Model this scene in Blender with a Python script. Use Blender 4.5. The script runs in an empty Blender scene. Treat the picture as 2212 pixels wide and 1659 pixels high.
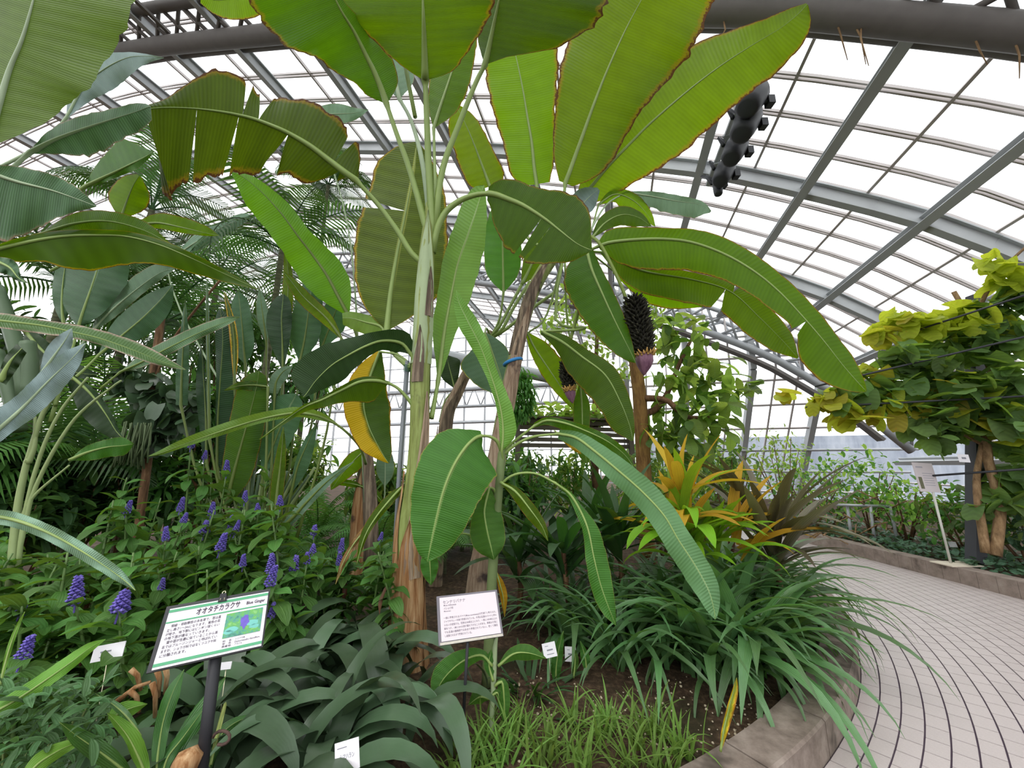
import bpy, math, random
import numpy as np
from mathutils import Vector, Matrix
random.seed(7)
RNG = np.random.default_rng(11)
SC = bpy.context.scene
COL = SC.collection

# ------------------------------------------------------------------ camera
F, CX, CY, PITCH, EYE = 831.0, 1106.0, 829.5, math.radians(12), 1.5
cam = bpy.data.cameras.new('camera'); cam.sensor_width = 36.0; cam.lens = 36.0 * F / 2212
cam.clip_start = 0.02; cam.clip_end = 400
cam_ob = bpy.data.objects.new('camera', cam); COL.objects.link(cam_ob)
cam_ob.location = (0, 0, EYE); cam_ob.rotation_euler = (math.pi / 2 + PITCH, 0, 0)
SC.camera = cam_ob
# ------------------------------------------------------------------ light: white overcast sky
world = bpy.data.worlds.new('overcast'); SC.world = world; world.use_nodes = True
bg = world.node_tree.nodes['Background']; bg.inputs[0].default_value = (0.97, 0.985, 1.0, 1); bg.inputs[1].default_value = 2.2
sun = bpy.data.lights.new('veiled_sun', 'SUN'); sun.energy = 1.5; sun.angle = math.radians(35); sun.color = (1, .98, .94)
sun_ob = bpy.data.objects.new('veiled_sun', sun); COL.objects.link(sun_ob)
sun_ob.rotation_euler = (math.radians(24), math.radians(-18), 0)
SC.view_settings.view_transform = 'Standard'; SC.view_settings.look = 'None'
SC.view_settings.gamma = 1.0; SC.view_settings.use_curve_mapping = False
SC.view_settings.exposure = 0.0
SC.cycles.max_bounces = 8; SC.cycles.transparent_max_bounces = 12

# ------------------------------------------------------------------ pixel / world helpers
_cp, _sp = math.cos(PITCH), math.sin(PITCH)
def ray(x, y):
    a = (x - CX) / F; b = -(y - CY) / F
    return Vector((a, _cp - b * _sp, _sp + b * _cp))
def at(x, y, Y):                      # point seen at a pixel, Y metres ahead
    r = ray(x, y); return Vector((0, 0, EYE)) + r * (Y / r.y)
def atz(x, y, z):                     # point seen at a pixel, on the level z
    r = ray(x, y); return Vector((0, 0, EYE)) + r * ((z - EYE) / r.z)
def px(w, Y):                         # a width in pixels at depth Y, in metres (about)
    return w * Y / F
AX = math.radians(15)                 # the hall's long axis
DU = Vector((math.sin(AX), math.cos(AX), 0)); DV = Vector((math.cos(AX), -math.sin(AX), 0))
def uv(u, v, z): return DU * u + DV * v + Vector((0, 0, z))

# ------------------------------------------------------------------ object helpers
def tag(o, label=None, cat=None, group=None, kind=None):
    if label: o['label'] = label
    if cat: o['category'] = cat
    if group: o['group'] = group
    if kind: o['kind'] = kind
    return o
def empty(name, loc, label=None, cat=None, group=None, kind=None):
    o = bpy.data.objects.new(name, None); COL.objects.link(o); o.location = loc; o.empty_display_size = .1
    return tag(o, label, cat, group, kind)
def adopt(o, parent):                 # child keeps world coordinates under a translated root
    if parent is not None:
        o.parent = parent
        p = parent; t = Vector((0, 0, 0))
        while p is not None: t += p.location + p.matrix_parent_inverse.translation; p = p.parent
        o.matrix_parent_inverse = Matrix.Translation(-t)
    return o
def mk(name, me, parent=None, local=False):
    o = bpy.data.objects.new(name, me); COL.objects.link(o)
    if parent is not None:
        if local: o.parent = parent
        else: adopt(o, parent)
    return o
def mesh(name, V, Fs, mat, uvs=None, smooth=True):
    me = bpy.data.meshes.new(name)
    me.from_pydata([tuple(v) for v in V], [], [tuple(f) for f in Fs])
    mats = mat if isinstance(mat, (list, tuple)) else [mat]
    for m in mats: me.materials.append(m)
    if uvs is not None:
        l = me.uv_layers.new(name='uv')
        idx = np.empty(len(me.loops), dtype=np.int32); me.loops.foreach_get('vertex_index', idx)
        l.data.foreach_set('uv', np.asarray(uvs, dtype=np.float32)[idx].ravel())
    if smooth: me.polygons.foreach_set('use_smooth', [True] * len(me.polygons))
    me.update()
    return me
class MB:
    def __init__(s): s.v = []; s.f = []; s.uv = []
    def add(s, V, Fs, U=None):
        n = len(s.v); s.v += [tuple(p) for p in V]; s.f += [tuple(i + n for i in f) for f in Fs]
        s.uv += ([tuple(u) for u in U] if U is not None else [(0.5, 0.5)] * len(V))
    def box(s, c, d, ax=None):        # centre, size, optional 3 axes
        X, Y, Z = ax or (Vector((1, 0, 0)), Vector((0, 1, 0)), Vector((0, 0, 1)))
        c = Vector(c); V = []
        for k in (-1, 1):
            for j in (-1, 1):
                for i in (-1, 1): V.append(c + X * (i * d[0] / 2) + Y * (j * d[1] / 2) + Z * (k * d[2] / 2))
        s.add(V, [(0, 2, 3, 1), (4, 5, 7, 6), (0, 1, 5, 4), (2, 6, 7, 3), (0, 4, 6, 2), (1, 3, 7, 5)])
    def bar(s, a, b, w, h, up=Vector((0, 0, 1))):   # rectangular bar from a to b
        a = Vector(a); b = Vector(b); X = (b - a); L = X.length; X.normalize()
        Y = up.cross(X); Y.normalize(); Z = X.cross(Y)
        s.box((a + b) / 2, (L, w, h), (X, Y, Z))
    def ibeam(s, a, b, w, h, up=Vector((0, 0, 1)), t=.02):
        a = Vector(a); b = Vector(b); X = (b - a).normalized(); Y = up.cross(X).normalized(); Z = X.cross(Y)
        for o in (-1, 1): s.bar(a + Z * o * (h / 2), b + Z * o * (h / 2), w, t, up)
        s.bar(a, b, t * .8, h, up)
    def tube(s, P, R, n=8, cap=True):
        P = [Vector(p) for p in P]; m = len(P)
        R = R if isinstance(R, (list, tuple, np.ndarray)) else [R] * m
        ref = None; V = []; U = []
        for i in range(m):
            t = (P[min(i + 1, m - 1)] - P[max(i - 1, 0)])
            if t.length < 1e-9: t = Vector((0, 0, 1))
            t.normalize()
            if ref is None: ref = t.orthogonal().normalized()
            ref = (ref - t * ref.dot(t));
            if ref.length < 1e-6: ref = t.orthogonal()
            ref.normalize(); b = t.cross(ref)
            for k in range(n):
                a = 2 * math.pi * k / n
                V.append(P[i] + (ref * math.cos(a) + b * math.sin(a)) * float(R[i])); U.append((k / n, i / max(1, m - 1)))
        Fs = [(i * n + k, i * n + (k + 1) % n, (i + 1) * n + (k + 1) % n, (i + 1) * n + k) for i in range(m - 1) for k in range(n)]
        if cap: Fs += [tuple(range(n))[::-1], tuple(range((m - 1) * n, m * n))]
        s.add(V, Fs, U)
    def prism(s, poly, d):            # polygon of 3-D points extruded by vector d
        n = len(poly); poly = [Vector(p) for p in poly]; d = Vector(d)
        s.add(poly + [p + d for p in poly], [tuple(range(n))[::-1], tuple(range(n, 2 * n))] + [(i, (i + 1) % n, n + (i + 1) % n, n + i) for i in range(n)])
    def build(s, name, mat, parent=None, smooth=False, local=False):
        return mk(name, mesh(name, s.v, s.f, mat, s.uv, smooth), parent, local)
def cr(pts, n):                       # Catmull-Rom through points of any dimension; n+1 samples
    p = np.array(pts, float); m = len(p)
    if m == 2:
        t = np.linspace(0, 1, n + 1)[:, None]; return p[0] * (1 - t) + p[1] * t
    d = np.concatenate([[0], np.cumsum(np.linalg.norm(np.diff(p[:, :2], axis=0), axis=1) + 1e-6)]); d /= d[-1]
    q = np.vstack([2 * p[0] - p[1], p, 2 * p[-1] - p[-2]])
    out = []
    for t in np.linspace(0, 1, n + 1):
        i = min(max(int(np.searchsorted(d, t, side='right')) - 1, 0), m - 2)
        f = (t - d[i]) / (d[i + 1] - d[i]); a, b, c, e = q[i], q[i + 1], q[i + 2], q[i + 3]
        out.append(.5 * (2 * b + (c - a) * f + (2 * a - 5 * b + 4 * c - e) * f * f + (3 * b - a - 3 * c + e) * f ** 3))
    return np.array(out)
def spline3(P, n): return [Vector(q) for q in cr([tuple(p) for p in P], n)]

# ------------------------------------------------------------------ materials
class NT:
    def __init__(s, name):
        s.m = bpy.data.materials.new(name); s.m.use_nodes = True; s.t = s.m.node_tree; s.t.nodes.clear()
        s.out = s.n('ShaderNodeOutputMaterial')
    def n(s, typ, **kw):
        o = s.t.nodes.new(typ)
        for k, v in kw.items(): setattr(o, k, v)
        return o
    def l(s, a, b): s.t.links.new(a, b)
    def val(s, sock, v):
        if hasattr(v, 'is_output') or isinstance(v, bpy.types.NodeSocket): s.l(v, sock)
        else: sock.default_value = v
    def math(s, op, a, b=None, c=None, clamp=False):
        o = s.n('ShaderNodeMath', operation=op, use_clamp=clamp)
        for i, v in enumerate((a, b, c)):
            if v is not None: s.val(o.inputs[i], v)
        return o.outputs[0]
    def mix(s, f, a, b, mode='MIX'):
        o = s.n('ShaderNodeMix', data_type='RGBA', blend_type=mode)
        s.val(o.inputs[0], f); s.val(o.inputs[6], a); s.val(o.inputs[7], b); return o.outputs[2]
    def noise(s, vec, scale, detail=3, rough=.5):
        o = s.n('ShaderNodeTexNoise'); o.inputs['Scale'].default_value = scale; o.inputs['Detail'].default_value = detail; o.inputs['Roughness'].default_value = rough
        if vec is not None: s.l(vec, o.inputs['Vector'])
        return o.outputs['Fac']
    def smooth(s, x, lo, hi):
        o = s.n('ShaderNodeMapRange', interpolation_type='SMOOTHSTEP'); s.val(o.inputs[0], x)
        s.val(o.inputs[1], lo); s.val(o.inputs[2], hi); return o.outputs[0]
    def bump(s, h, dist, st=.5):
        o = s.n('ShaderNodeBump'); o.inputs['Strength'].default_value = st; o.inputs['Distance'].default_value = dist; s.l(h, o.inputs['Height']); return o.outputs[0]
    def bsdf(s, col, rough=.5, spec=.5, metal=0, normal=None):
        o = s.n('ShaderNodeBsdfPrincipled'); s.val(o.inputs['Base Color'], col); s.val(o.inputs['Roughness'], rough)
        o.inputs['Specular IOR Level'].default_value = spec; o.inputs['Metallic'].default_value = metal
        if normal is not None: s.l(normal, o.inputs['Normal'])
        return o.outputs[0]
    def done(s, sh): s.l(sh, s.out.inputs[0]); return s.m
def c4(c): return (c[0], c[1], c[2], 1)
def hexc(h):                                       # sRGB hex -> linear
    v = [int(h[i:i + 2], 16) / 255 for i in (0, 2, 4)]
    return tuple(x / 12.92 if x <= .04045 else ((x + .055) / 1.055) ** 2.4 for x in v)
def plain(name, col, rough=.6, spec=.4, metal=0, var=.12, scale=12, bumpd=0):
    t = NT(name); tc = t.n('ShaderNodeTexCoord'); nz = t.noise(tc.outputs['Object'], scale, 4, .6)
    k = t.math('MULTIPLY_ADD', nz, 2 * var, 1 - var)
    c = t.mix(1.0, c4(col), (1, 1, 1, 1), 'MULTIPLY'); o = t.n('ShaderNodeHueSaturation'); t.l(c, o.inputs['Color']); t.l(k, o.inputs['Value'])
    return t.done(t.bsdf(o.outputs[0], rough, spec, metal, t.bump(nz, bumpd) if bumpd else None))
def leaf_mat(name, top, trans, edge=None, ew=.05, vein=140, skew=3.0, vamp=.16, tfac=.45, rough=.42, spec=.22, rib=None, var=.18, hue=.012, bumpd=.004, yellow=None, ydir=0, blotch=None, ycol=None):
    t = NT(name); u = t.n('ShaderNodeUVMap'); s = t.n('ShaderNodeSeparateXYZ'); t.l(u.outputs[0], s.inputs[0])
    oi = t.n('ShaderNodeObjectInfo'); tc = t.n('ShaderNodeTexCoord')
    a = t.math('MULTIPLY', t.math('ABSOLUTE', t.math('SUBTRACT', s.outputs[0], .5)), 2)
    nz = t.noise(tc.outputs['Object'], 5, 4, .6); nf = t.noise(tc.outputs['Object'], 38, 3, .6)
    ph = t.math('SUBTRACT', t.math('MULTIPLY', s.outputs[1], vein * 3.2), t.math('MULTIPLY', a, skew * (2.4 if vein else 1)))
    if vein: ph = t.math('ADD', ph, t.math('MULTIPLY', nz, 2.5))
    w = t.math('SINE', ph); wlow = t.math('SINE', t.math('MULTIPLY', ph, .173))
    k = t.math('ADD', 1 - vamp * .5, t.math('ADD', t.math('MULTIPLY', w, vamp * .36), t.math('MULTIPLY', wlow, vamp * (.2 if vein else 0))))
    k = t.math('ADD', k, t.math('MULTIPLY', t.math('SUBTRACT', nz, .5), var * 1.6))
    k = t.math('ADD', k, t.math('MULTIPLY', t.math('SUBTRACT', oi.outputs['Random'], .5), var * 1.4))
    hs = t.math('ADD', .5, t.math('MULTIPLY', t.math('SUBTRACT', oi.outputs['Random'], .5), hue * 2))
    def tint(c):
        h = t.n('ShaderNodeHueSaturation'); h.inputs['Color'].default_value = c4(c); t.l(k, h.inputs['Value']); t.l(hs, h.inputs['Hue']); return h.outputs[0]
    c1, c2 = tint(top), tint(trans)
    if yellow is not None:
        yf = t.smooth(t.math('ADD', t.math('MULTIPLY', t.math('SUBTRACT', .5, s.outputs[0]), 2), t.math('MULTIPLY', t.math('SUBTRACT', nz, .5), .5)), -.02, .25) if ydir == 2 else t.smooth(t.math('ADD', a if ydir == 0 else s.outputs[1], t.math('MULTIPLY', t.math('SUBTRACT', nz, .5), .9)), .55, 1.05)
        c1 = t.mix(yf, c1, c4(yellow)); c2 = t.mix(yf, c2, c4(yellow))
    if blotch is not None:
        bf = t.smooth(nf, .66, .72); c1 = t.mix(bf, c1, c4(blotch)); c2 = t.mix(bf, c2, c4(blotch))
    if rib is not None:
        rf = t.math('SUBTRACT', 1.0, t.smooth(a, .02, .07)); rf = t.math('MULTIPLY', rf, .8)
        c1 = t.mix(rf, c1, c4(rib)); c2 = t.mix(rf, c2, c4(rib))
    if edge is not None:
        e0 = t.math('ADD', a, t.math('MULTIPLY', t.math('SUBTRACT', nf, .5), ew * 3.0))
        ef = t.smooth(e0, 1 - ew * 1.1, 1 - ew * .5); yf = t.smooth(e0, 1 - ew * 2.6, 1 - ew * .9)
        yc = (min(1, edge[0] * 2.6 + .1), min(1, edge[1] * 3.2 + .08), edge[2] * 1.0)
        if ycol: yc = ycol
        c1 = t.mix(t.math('MULTIPLY', yf, .6), c1, c4(yc)); c2 = t.mix(t.math('MULTIPLY', yf, .6), c2, c4(yc))
        c1 = t.mix(ef, c1, c4(edge)); c2 = t.mix(ef, c2, c4(edge))
    nb = t.bump(t.math('ADD', w, t.math('MULTIPLY', wlow, 1.2 if vein else 0)), bumpd * (.4 if vein else .25), .5)
    p = t.bsdf(c1, rough, spec, 0, nb)
    tr = t.n('ShaderNodeBsdfTranslucent'); t.l(c2, tr.inputs[0]); t.l(nb, tr.inputs['Normal'])
    mx = t.n('ShaderNodeMixShader'); mx.inputs[0].default_value = tfac; t.l(p, mx.inputs[1]); t.l(tr.outputs[0], mx.inputs[2])
    return t.done(mx.outputs[0])
def ramp_mat(name, stops, scale=(1, 1, 1), nscale=6, detail=5, rough=.8, spec=.2, bumpd=.01, coord='Object', second=None):
    t = NT(name); tc = t.n('ShaderNodeTexCoord'); mp = t.n('ShaderNodeMapping'); mp.inputs['Scale'].default_value = scale
    t.l(tc.outputs[coord], mp.inputs[0]); nz = t.noise(mp.outputs[0], nscale, detail, .65)
    r = t.n('ShaderNodeValToRGB'); e = r.color_ramp.elements
    e[0].position, e[0].color = stops[0][0], c4(stops[0][1]); e[1].position, e[1].color = stops[-1][0], c4(stops[-1][1])
    for p, c in stops[1:-1]: q = e.new(p); q.color = c4(c)
    t.l(nz, r.inputs[0]); col = r.outputs[0]
    if second:
        n2 = t.noise(tc.outputs['Object'], second[0], 4, .6); f = t.smooth(n2, second[2], second[3]); col = t.mix(f, col, c4(second[1]))
    return t.done(t.bsdf(col, rough, spec, 0, t.bump(nz, bumpd)))
# ================================================================== SETTING
STEEL = plain('painted_steel', hexc('a9acae'), .5, .4, .0, .08, 4)
STEEL2 = plain('galvanised_steel', hexc('a5a8ac'), .4, .5, .2, .1, 6)
DARKST = plain('dark_backlit_steel', hexc('6a6663'), .7, .3, 0, .2, 5)  # backlit darkness of the near truss put into the colour; tray and rack share it
BAR = plain('glazing_bar_paint', hexc('b9b2b0'), .5, .4, 0, .08, 5)
CONC = ramp_mat('kerb_concrete', [(.25, hexc('5c5149')), (.5, hexc('7d7067')), (.75, hexc('968a80'))], nscale=9, bumpd=.006, second=(2.3, hexc('4a423b'), .56, .7))
CONC2 = ramp_mat('far_kerb_stone', [(.25, hexc('6e625a')), (.5, hexc('8b7d74')), (.75, hexc('9d9188'))], nscale=7, bumpd=.006, second=(3, hexc('544a43'), .58, .72))
SOIL = ramp_mat('soil', [(.3, hexc('2a1f17')), (.5, hexc('46372a')), (.68, hexc('655240')), (.8, hexc('9a8a72'))], nscale=26, detail=8, bumpd=.03, rough=.95, second=(1.6, hexc('2c2a1a'), .5, .7))
def glass():
    t = NT('roof_glass'); a = t.n('ShaderNodeBsdfTransparent'); a.inputs[0].default_value = (.96, .975, .98, 1)
    g = t.n('ShaderNodeBsdfGlossy'); g.inputs['Roughness'].default_value = .12; g.inputs[0].default_value = (.9, .92, .95, 1)
    m = t.n('ShaderNodeMixShader'); m.inputs[0].default_value = .05; t.l(a.outputs[0], m.inputs[1]); t.l(g.outputs[0], m.inputs[2]); return t.done(m.outputs[0])
GLASS = glass()

# ---- ground, path and kerbs
BC = Vector((-1.9, 7.1, 0)); BR = 5.92          # centre and outer radius of the round bed
FKX = 5.8                                       # front of the far kerb
g = MB(); g.box((0, 20, -.26), (120, 90, .4)); tag(g.build('ground', SOIL), kind='structure')
GROUT = plain('grout', hexc('4b3f4a'), .9, .2, 0, .15, 30)
tmat = NT('path_tile'); _oi = tmat.n('ShaderNodeObjectInfo'); _tc = tmat.n('ShaderNodeTexCoord'); _n = tmat.noise(_tc.outputs['Object'], 160, 3, .7); _n2 = tmat.noise(_tc.outputs['Generated'], 2, 2)
_k = tmat.math('ADD', tmat.math('MULTIPLY_ADD', _n, .34, .80), tmat.math('MULTIPLY', _oi.outputs['Random'], .07))
_h = tmat.n('ShaderNodeHueSaturation'); _h.inputs['Color'].default_value = c4(hexc('b5aaa8')); tmat.l(_k, _h.inputs['Value'])
TILE = tmat.done(tmat.bsdf(_h.outputs[0], .42, .5, 0, tmat.bump(_n, .0015)))
floor = empty('floor', (3.5, 4, 0), kind='structure')
b = MB(); b.box((3.4, 5.5, -.021), (5.6, 9.6, .05)); b.build('mortar_bed', GROUT, floor)
m = MB(); m.box((0, 0, 0), (.148, .092, .02)); tile_me = mesh('tile', [(x, y, z - (.0 if z < 0 else 0)) for x, y, z in m.v], m.f, TILE, None, False)
spots = []
r = BR + .052; row = 0
while r < 13.5:
    n = int(2 * math.pi * r / .156)
    for k in range(n):
        a = (k + (.5 if row % 2 else 0) * .0) * 2 * math.pi / n + row * .003
        x, y = BC.x + r * math.cos(a), BC.y + r * math.sin(a)
        if x < FKX + .05 and 1.2 < y < 9.5 and x > .6: spots.append((x * x + (y) ** 2, x, y, a))
    r += .1; row += 1
def inframe(p, mgn=40):
    d = Vector(p) - Vector((0, 0, EYE)); z = d.y * _cp + d.z * _sp
    if z < .1: return False
    X = CX + F * d.x / z; Y = CY - F * (-d.y * _sp + d.z * _cp) / z
    return -mgn < X < 2212 + mgn and -mgn < Y < 1659 + mgn
spots.sort(); near = [s for s in spots if inframe((s[1], s[2], 0))][:300]; ns = set(s[1:3] for s in near)
for _, x, y, a in near:
    o = mk('tile', tile_me, floor); o.location = (x, y, .0); o.rotation_euler = (random.uniform(-.006, .006), random.uniform(-.006, .006), a + math.pi / 2)
rest = MB()
for _, x, y, a in spots:
    if (x, y) in ns or not inframe((x, y, 0), 200): continue
    ax = (Vector((-math.sin(a), math.cos(a), 0)), Vector((math.cos(a), math.sin(a), 0)), Vector((0, 0, 1))); rest.box((x, y, 0), (.148, .092, .02), ax)
tag(rest.build('far_tiles', TILE, floor), kind='stuff')
def arc_block(r0, r1, a0, a1, z0, z1, bev=.012, n=5):
    m = MB(); prof = [(r0, z0), (r0, z1 - bev), (r0 + bev, z1), (r1 - bev, z1), (r1, z1 - bev), (r1, z0)]; V = []; Fs = []; k = len(prof)
    for i in range(n + 1):
        a = a0 + (a1 - a0) * i / n
        for rr, z in prof: V.append((BC.x + rr * math.cos(a), BC.y + rr * math.sin(a), z))
    for i in range(n):
        for j in range(k - 1): Fs.append((i * k + j, i * k + j + 1, (i + 1) * k + j + 1, (i + 1) * k + j))
    Fs += [tuple(range(k)), tuple(range(n * k, n * k + k))[::-1]]; m.add(V, Fs); return m
kb = empty('kerb', (1.9, 2.9, 0), kind='structure')
a = math.radians(-125)
while a < math.radians(20):
    da = .62 / BR; arc_block(BR - .22, BR, a + .0008, a + da - .0008, -.02, .18).build('kerb_block', CONC, kb); a += da
soil = MB(); N = 96; V = [(BC.x, BC.y, .2)]; Fs = []
for ring, (rr, z) in enumerate(((2, .19), (3.6, .17), (4.8, .15), (5.4, .12), (5.71, .1), (5.71, -.05))):
    for k in range(N): V.append((BC.x + rr * math.cos(2 * math.pi * k / N), BC.y + rr * math.sin(2 * math.pi * k / N), z + (.02 * math.sin(k * 1.7 + ring * 2) if ring < 4 else 0)))
for k in range(N): Fs.append((0, 1 + k, 1 + (k + 1) % N))
for ring in range(5):
    for k in range(N): Fs.append((1 + ring * N + k, 1 + (ring + 1) * N + k, 1 + (ring + 1) * N + (k + 1) % N, 1 + ring * N + (k + 1) % N))
soil.add(V, Fs); tag(soil.build('bed_soil', SOIL, None, True), kind='structure')
def bedz(x, y):
    rr = math.hypot(x - BC.x, y - BC.y); return float(np.interp(rr, [0, 2, 3.6, 4.8, 5.4, 5.71], [.2, .19, .17, .15, .12, .1]))
fk = empty('kerb', (FKX, 6, 0), kind='structure')
y = 2.0
while y < 11.5:
    m = MB(); x0 = FKX + .03 * (y - 6) ** 2 * .15
    m.box((x0 + .11, y + .1, .09), (.22, .196, .22)); m.build('kerb_stone', CONC2, fk); y += .2
m = MB(); m.box((FKX + 5.2, 8, -.02), (10, 16, .36)); tag(m.build('far_bed_soil', SOIL), kind='structure')

# ---- roof: barrel section z(v), extruded along u
RV = [-24, -20, -16, -13, -9.93, -6.59, -2.31, 1.89, 3.89, 5.58, 6.55, 8.0, 9.2, 10.0, 10.35]
RZ = [10.3, 11.2, 11.75, 11.75, 11.31, 10.5, 9.34, 7.91, 6.96, 6.0, 5.27, 4.0, 2.65, 1.5, .3]
def rz(v): return float(np.interp(v, FV, FZ))
_s = cr(list(zip(RV, RZ)), 240); FV, FZ = _s[:, 0], _s[:, 1]
arc = np.concatenate([[0], np.cumsum(np.hypot(np.diff(FV), np.diff(FZ)))])
s0 = np.interp(3.9, FV, arc); s1 = np.interp(-5.45, FV, arc); stp = (s0 - s1) / round((s0 - s1) / 1.86)
MAIN = [float(np.interp(s0 + k * stp, arc, FV)) for k in range(-20, 6) if 0 < s0 + k * stp < arc[-1]]
HALF = [float(np.interp(s0 + (k + .5) * stp, arc, FV)) for k in range(-20, 6) if 0 < s0 + (k + .5) * stp < arc[-1]]
def nrm(v): d = .05; t = Vector((2 * d, rz(v + d) - rz(v - d))).normalized(); return Vector((-t.y, t.x))   # outward normal in (v,z)
def RP(u, v, off=0): n = nrm(v); return uv(u, v + n.x * off, rz(v) + n.y * off)
def RN(v): n = nrm(v); return (DV * n.x + Vector((0, 0, n.y))).normalized()
ceiling = empty('ceiling', uv(8, 0, 8.5), kind='structure')
U0, U1, U2, VS = -3.0, 15.0, 24.6, .6           # near end, right end wall, far end on the left, where they part
def uend(v): return U2 if v < VS else max(14.6, 18 - .8 * (rz(v) - .5))
for v in MAIN:
    m = MB(); m.ibeam(RP(U0, v, -.3), RP(uend(v), v, -.3), .15, .22, RN(v), .022); m.build('purlin', STEEL, ceiling)
for v in HALF:
    m = MB(); m.bar(RP(U0, v, -.02), RP(uend(v), v, -.02), .045, .06, RN(v)); m.build('glazing_bar', BAR, ceiling)
def cross(u, step, f, vmax=10.3, vmin=-24):
    vs = [v for v in np.linspace(vmin, vmax, step)]
    for a, b in zip(vs[:-1], vs[1:]): f(a, b)
RIBS = [-2.1, 1.2, 7.8, 11.05, 17.8, 21.1]
for u in RIBS:
    m = MB(); vmax = 10.3 if u < 14 else VS
    cross(u, 46, lambda a, b: m.ibeam(RP(u, a, -.2), RP(u, b, -.2), .16, .28, RN((a + b) / 2), .025), vmax); m.build('rib', STEEL, ceiling)
us = []
allu = [-2.1, 1.2, 4.5, 7.8, 11.05, 14.4, 17.8, 21.1, 24.4]
for a, b in zip(allu[:-1], allu[1:]): us += [a + (b - a) * k / 5 for k in range(5)]
for u in us:
    m = MB(); vmax = 10.3 if u < 14.4 else VS
    def two(a, b):
        m.bar(RP(u - .035, a, -.01), RP(u - .035, b, -.01), .028, .05, RN((a + b) / 2)); m.bar(RP(u + .035, a, -.01), RP(u + .035, b, -.01), .028, .05, RN((a + b) / 2))
    cross(u, 40, two, vmax); m.build('glazing_bar', BAR, ceiling)
allv = sorted(MAIN + HALF)
panes = []
for i in range(len(allv) - 1):
    for j in range(len(us) - 1):
        a, b2 = allv[i], allv[i + 1]; u, w = us[j], us[j + 1]
        if (u + w) / 2 > uend((a + b2) / 2): continue
        c = RP((u + w) / 2, (a + b2) / 2, .03); panes.append((0 if inframe(c, 0) else 1, (c - Vector((0, 0, 1.5))).length, a, b2, u, w))
panes.sort(); pm = MB()
for k, (_, _, a, b2, u, w) in enumerate(panes):
    P = [RP(u + .012, a + .01, .03), RP(w - .012, a + .01, .03), RP(w - .012, b2 - .01, .03), RP(u + .012, b2 - .01, .03)]
    if k < 300: m = MB(); m.add(P, [(0, 1, 2, 3)]); m.build('pane', GLASS, ceiling)
    else: pm.add(P, [(0, 1, 2, 3)])
tag(pm.build('other_panes', GLASS, ceiling), kind='stuff')
# ---- pipe trusses
def truss(name, u, hang, R, rt, rw, mat, vmin, vmax, gap=.5, duct=False):
    e = empty(name, uv(u, 2, 6), kind='structure'); vs = list(np.linspace(vmin, vmax, 40))
    m = MB(); m.tube([RP(u, v, -hang) for v in vs], R, 14); m.build('lower_chord', mat, e, True)
    for s in (-1, 1):
        m = MB(); m.tube([RP(u + s * gap, v, -.25) for v in vs], rt, 10); m.build('upper_chord', mat, e, True)
    m = MB()
    for i in range(0, len(vs) - 1):
        for s in (-1, 1): m.tube([RP(u, vs[i], -hang), RP(u + s * gap, vs[i + 1], -.25)], rw, 6); m.tube([RP(u + s * gap, vs[i], -.25), RP(u, vs[i + 1], -hang)], rw, 6)
    m.build('web_struts', mat, e, True)
    return e
T1 = truss('pipe_truss', 4.5, .62, .17, .1, .04, DARKST, -14, 9.5, .45)
T2 = truss('pipe_truss', 14.4, .95, .13, .08, .045, STEEL2, -16, 9.3, .4)
m = MB()                                         # cable tray along the far truss
vs = np.linspace(-3, 8.8, 26)
for a, b in zip(vs[:-1], vs[1:]):
    m.bar(RP(14.1, a, -1.35), RP(14.1, b, -1.35), .03, .09); m.bar(RP(14.4, a, -1.35), RP(14.4, b, -1.35), .03, .09); m.bar(RP(14.25, a, -1.38), RP(14.25, b, -1.38), .3, .02)
m.build('cable_tray', DARKST, T2)
m = MB()                                         # louvre screen above the near truss, top left
for k in range(5): m.bar(RP(3.4 - k * .22, -13, -.5), RP(3.4 - k * .22, -5.2, -.5), .1, .03)
for v in np.linspace(-12, -5.4, 5): m.bar(RP(4.4, v, -.45), RP(2.2, v, -.45), .07, .06)
m.build('shade_rack', DARKST, T1)
# ---- end wall on the right, leaning inwards
wall_far = empty('wall_far', uv(16, 5, 0), kind='structure')
def WP(v, z, off=0): return uv(max(14.6, 18 - .8 * (z - .5)) + off, v, z)
WN = (DU * -.78 + Vector((0, 0, -.62))).normalized()
def wtop(v):
    z = rz(v)
    return min(z, 8.4)
for v in np.arange(.5, 10.3, 2.1):
    v = float(v) + .0; zk = min(4.75, wtop(v)); m = MB(); m.bar(WP(v, 0), WP(v, zk), .18, .26, WN)
    if wtop(v) > 4.8: m.bar(WP(v, zk), WP(v, wtop(v)), .18, .26, DU); m.build('mullion', STEEL, wall_far)
for v in np.arange(.5, 10.3, .7):
    zk = min(4.75, wtop(v)); m = MB(); m.bar(WP(v, 0), WP(v, zk), .05, .06, WN)
    if wtop(v) > 4.8: m.bar(WP(v, zk), WP(v, wtop(v)), .05, .06, DU); m.build('glazing_bar', BAR, wall_far)
zz = [.5 + .78 * k for k in range(11)]
for z in zz:
    v1 = max([v for v in np.linspace(VS, 10.3, 100) if rz(v) > z] + [VS + .2]); m = MB(); m.bar(WP(VS, z), WP(v1, z), .06, .06, WN); m.build('transom', BAR, wall_far)
for z in (1.28, 2.06): m = MB(); m.tube([WP(VS, z, -.25), WP(10, z, -.25)], .045, 8); m.build('heating_pipe', STEEL2, wall_far, True)
for i, v in enumerate(np.arange(.5, 9.9, .7)):
    for z in zz[:-1]:
        if rz(v + .7) > z + .4: m = MB(); m.add([WP(v, z), WP(v + .7, z), WP(v + .7, z + .78), WP(v, z + .78)], [(0, 1, 2, 3)]); m.build('pane', GLASS, wall_far)
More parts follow.
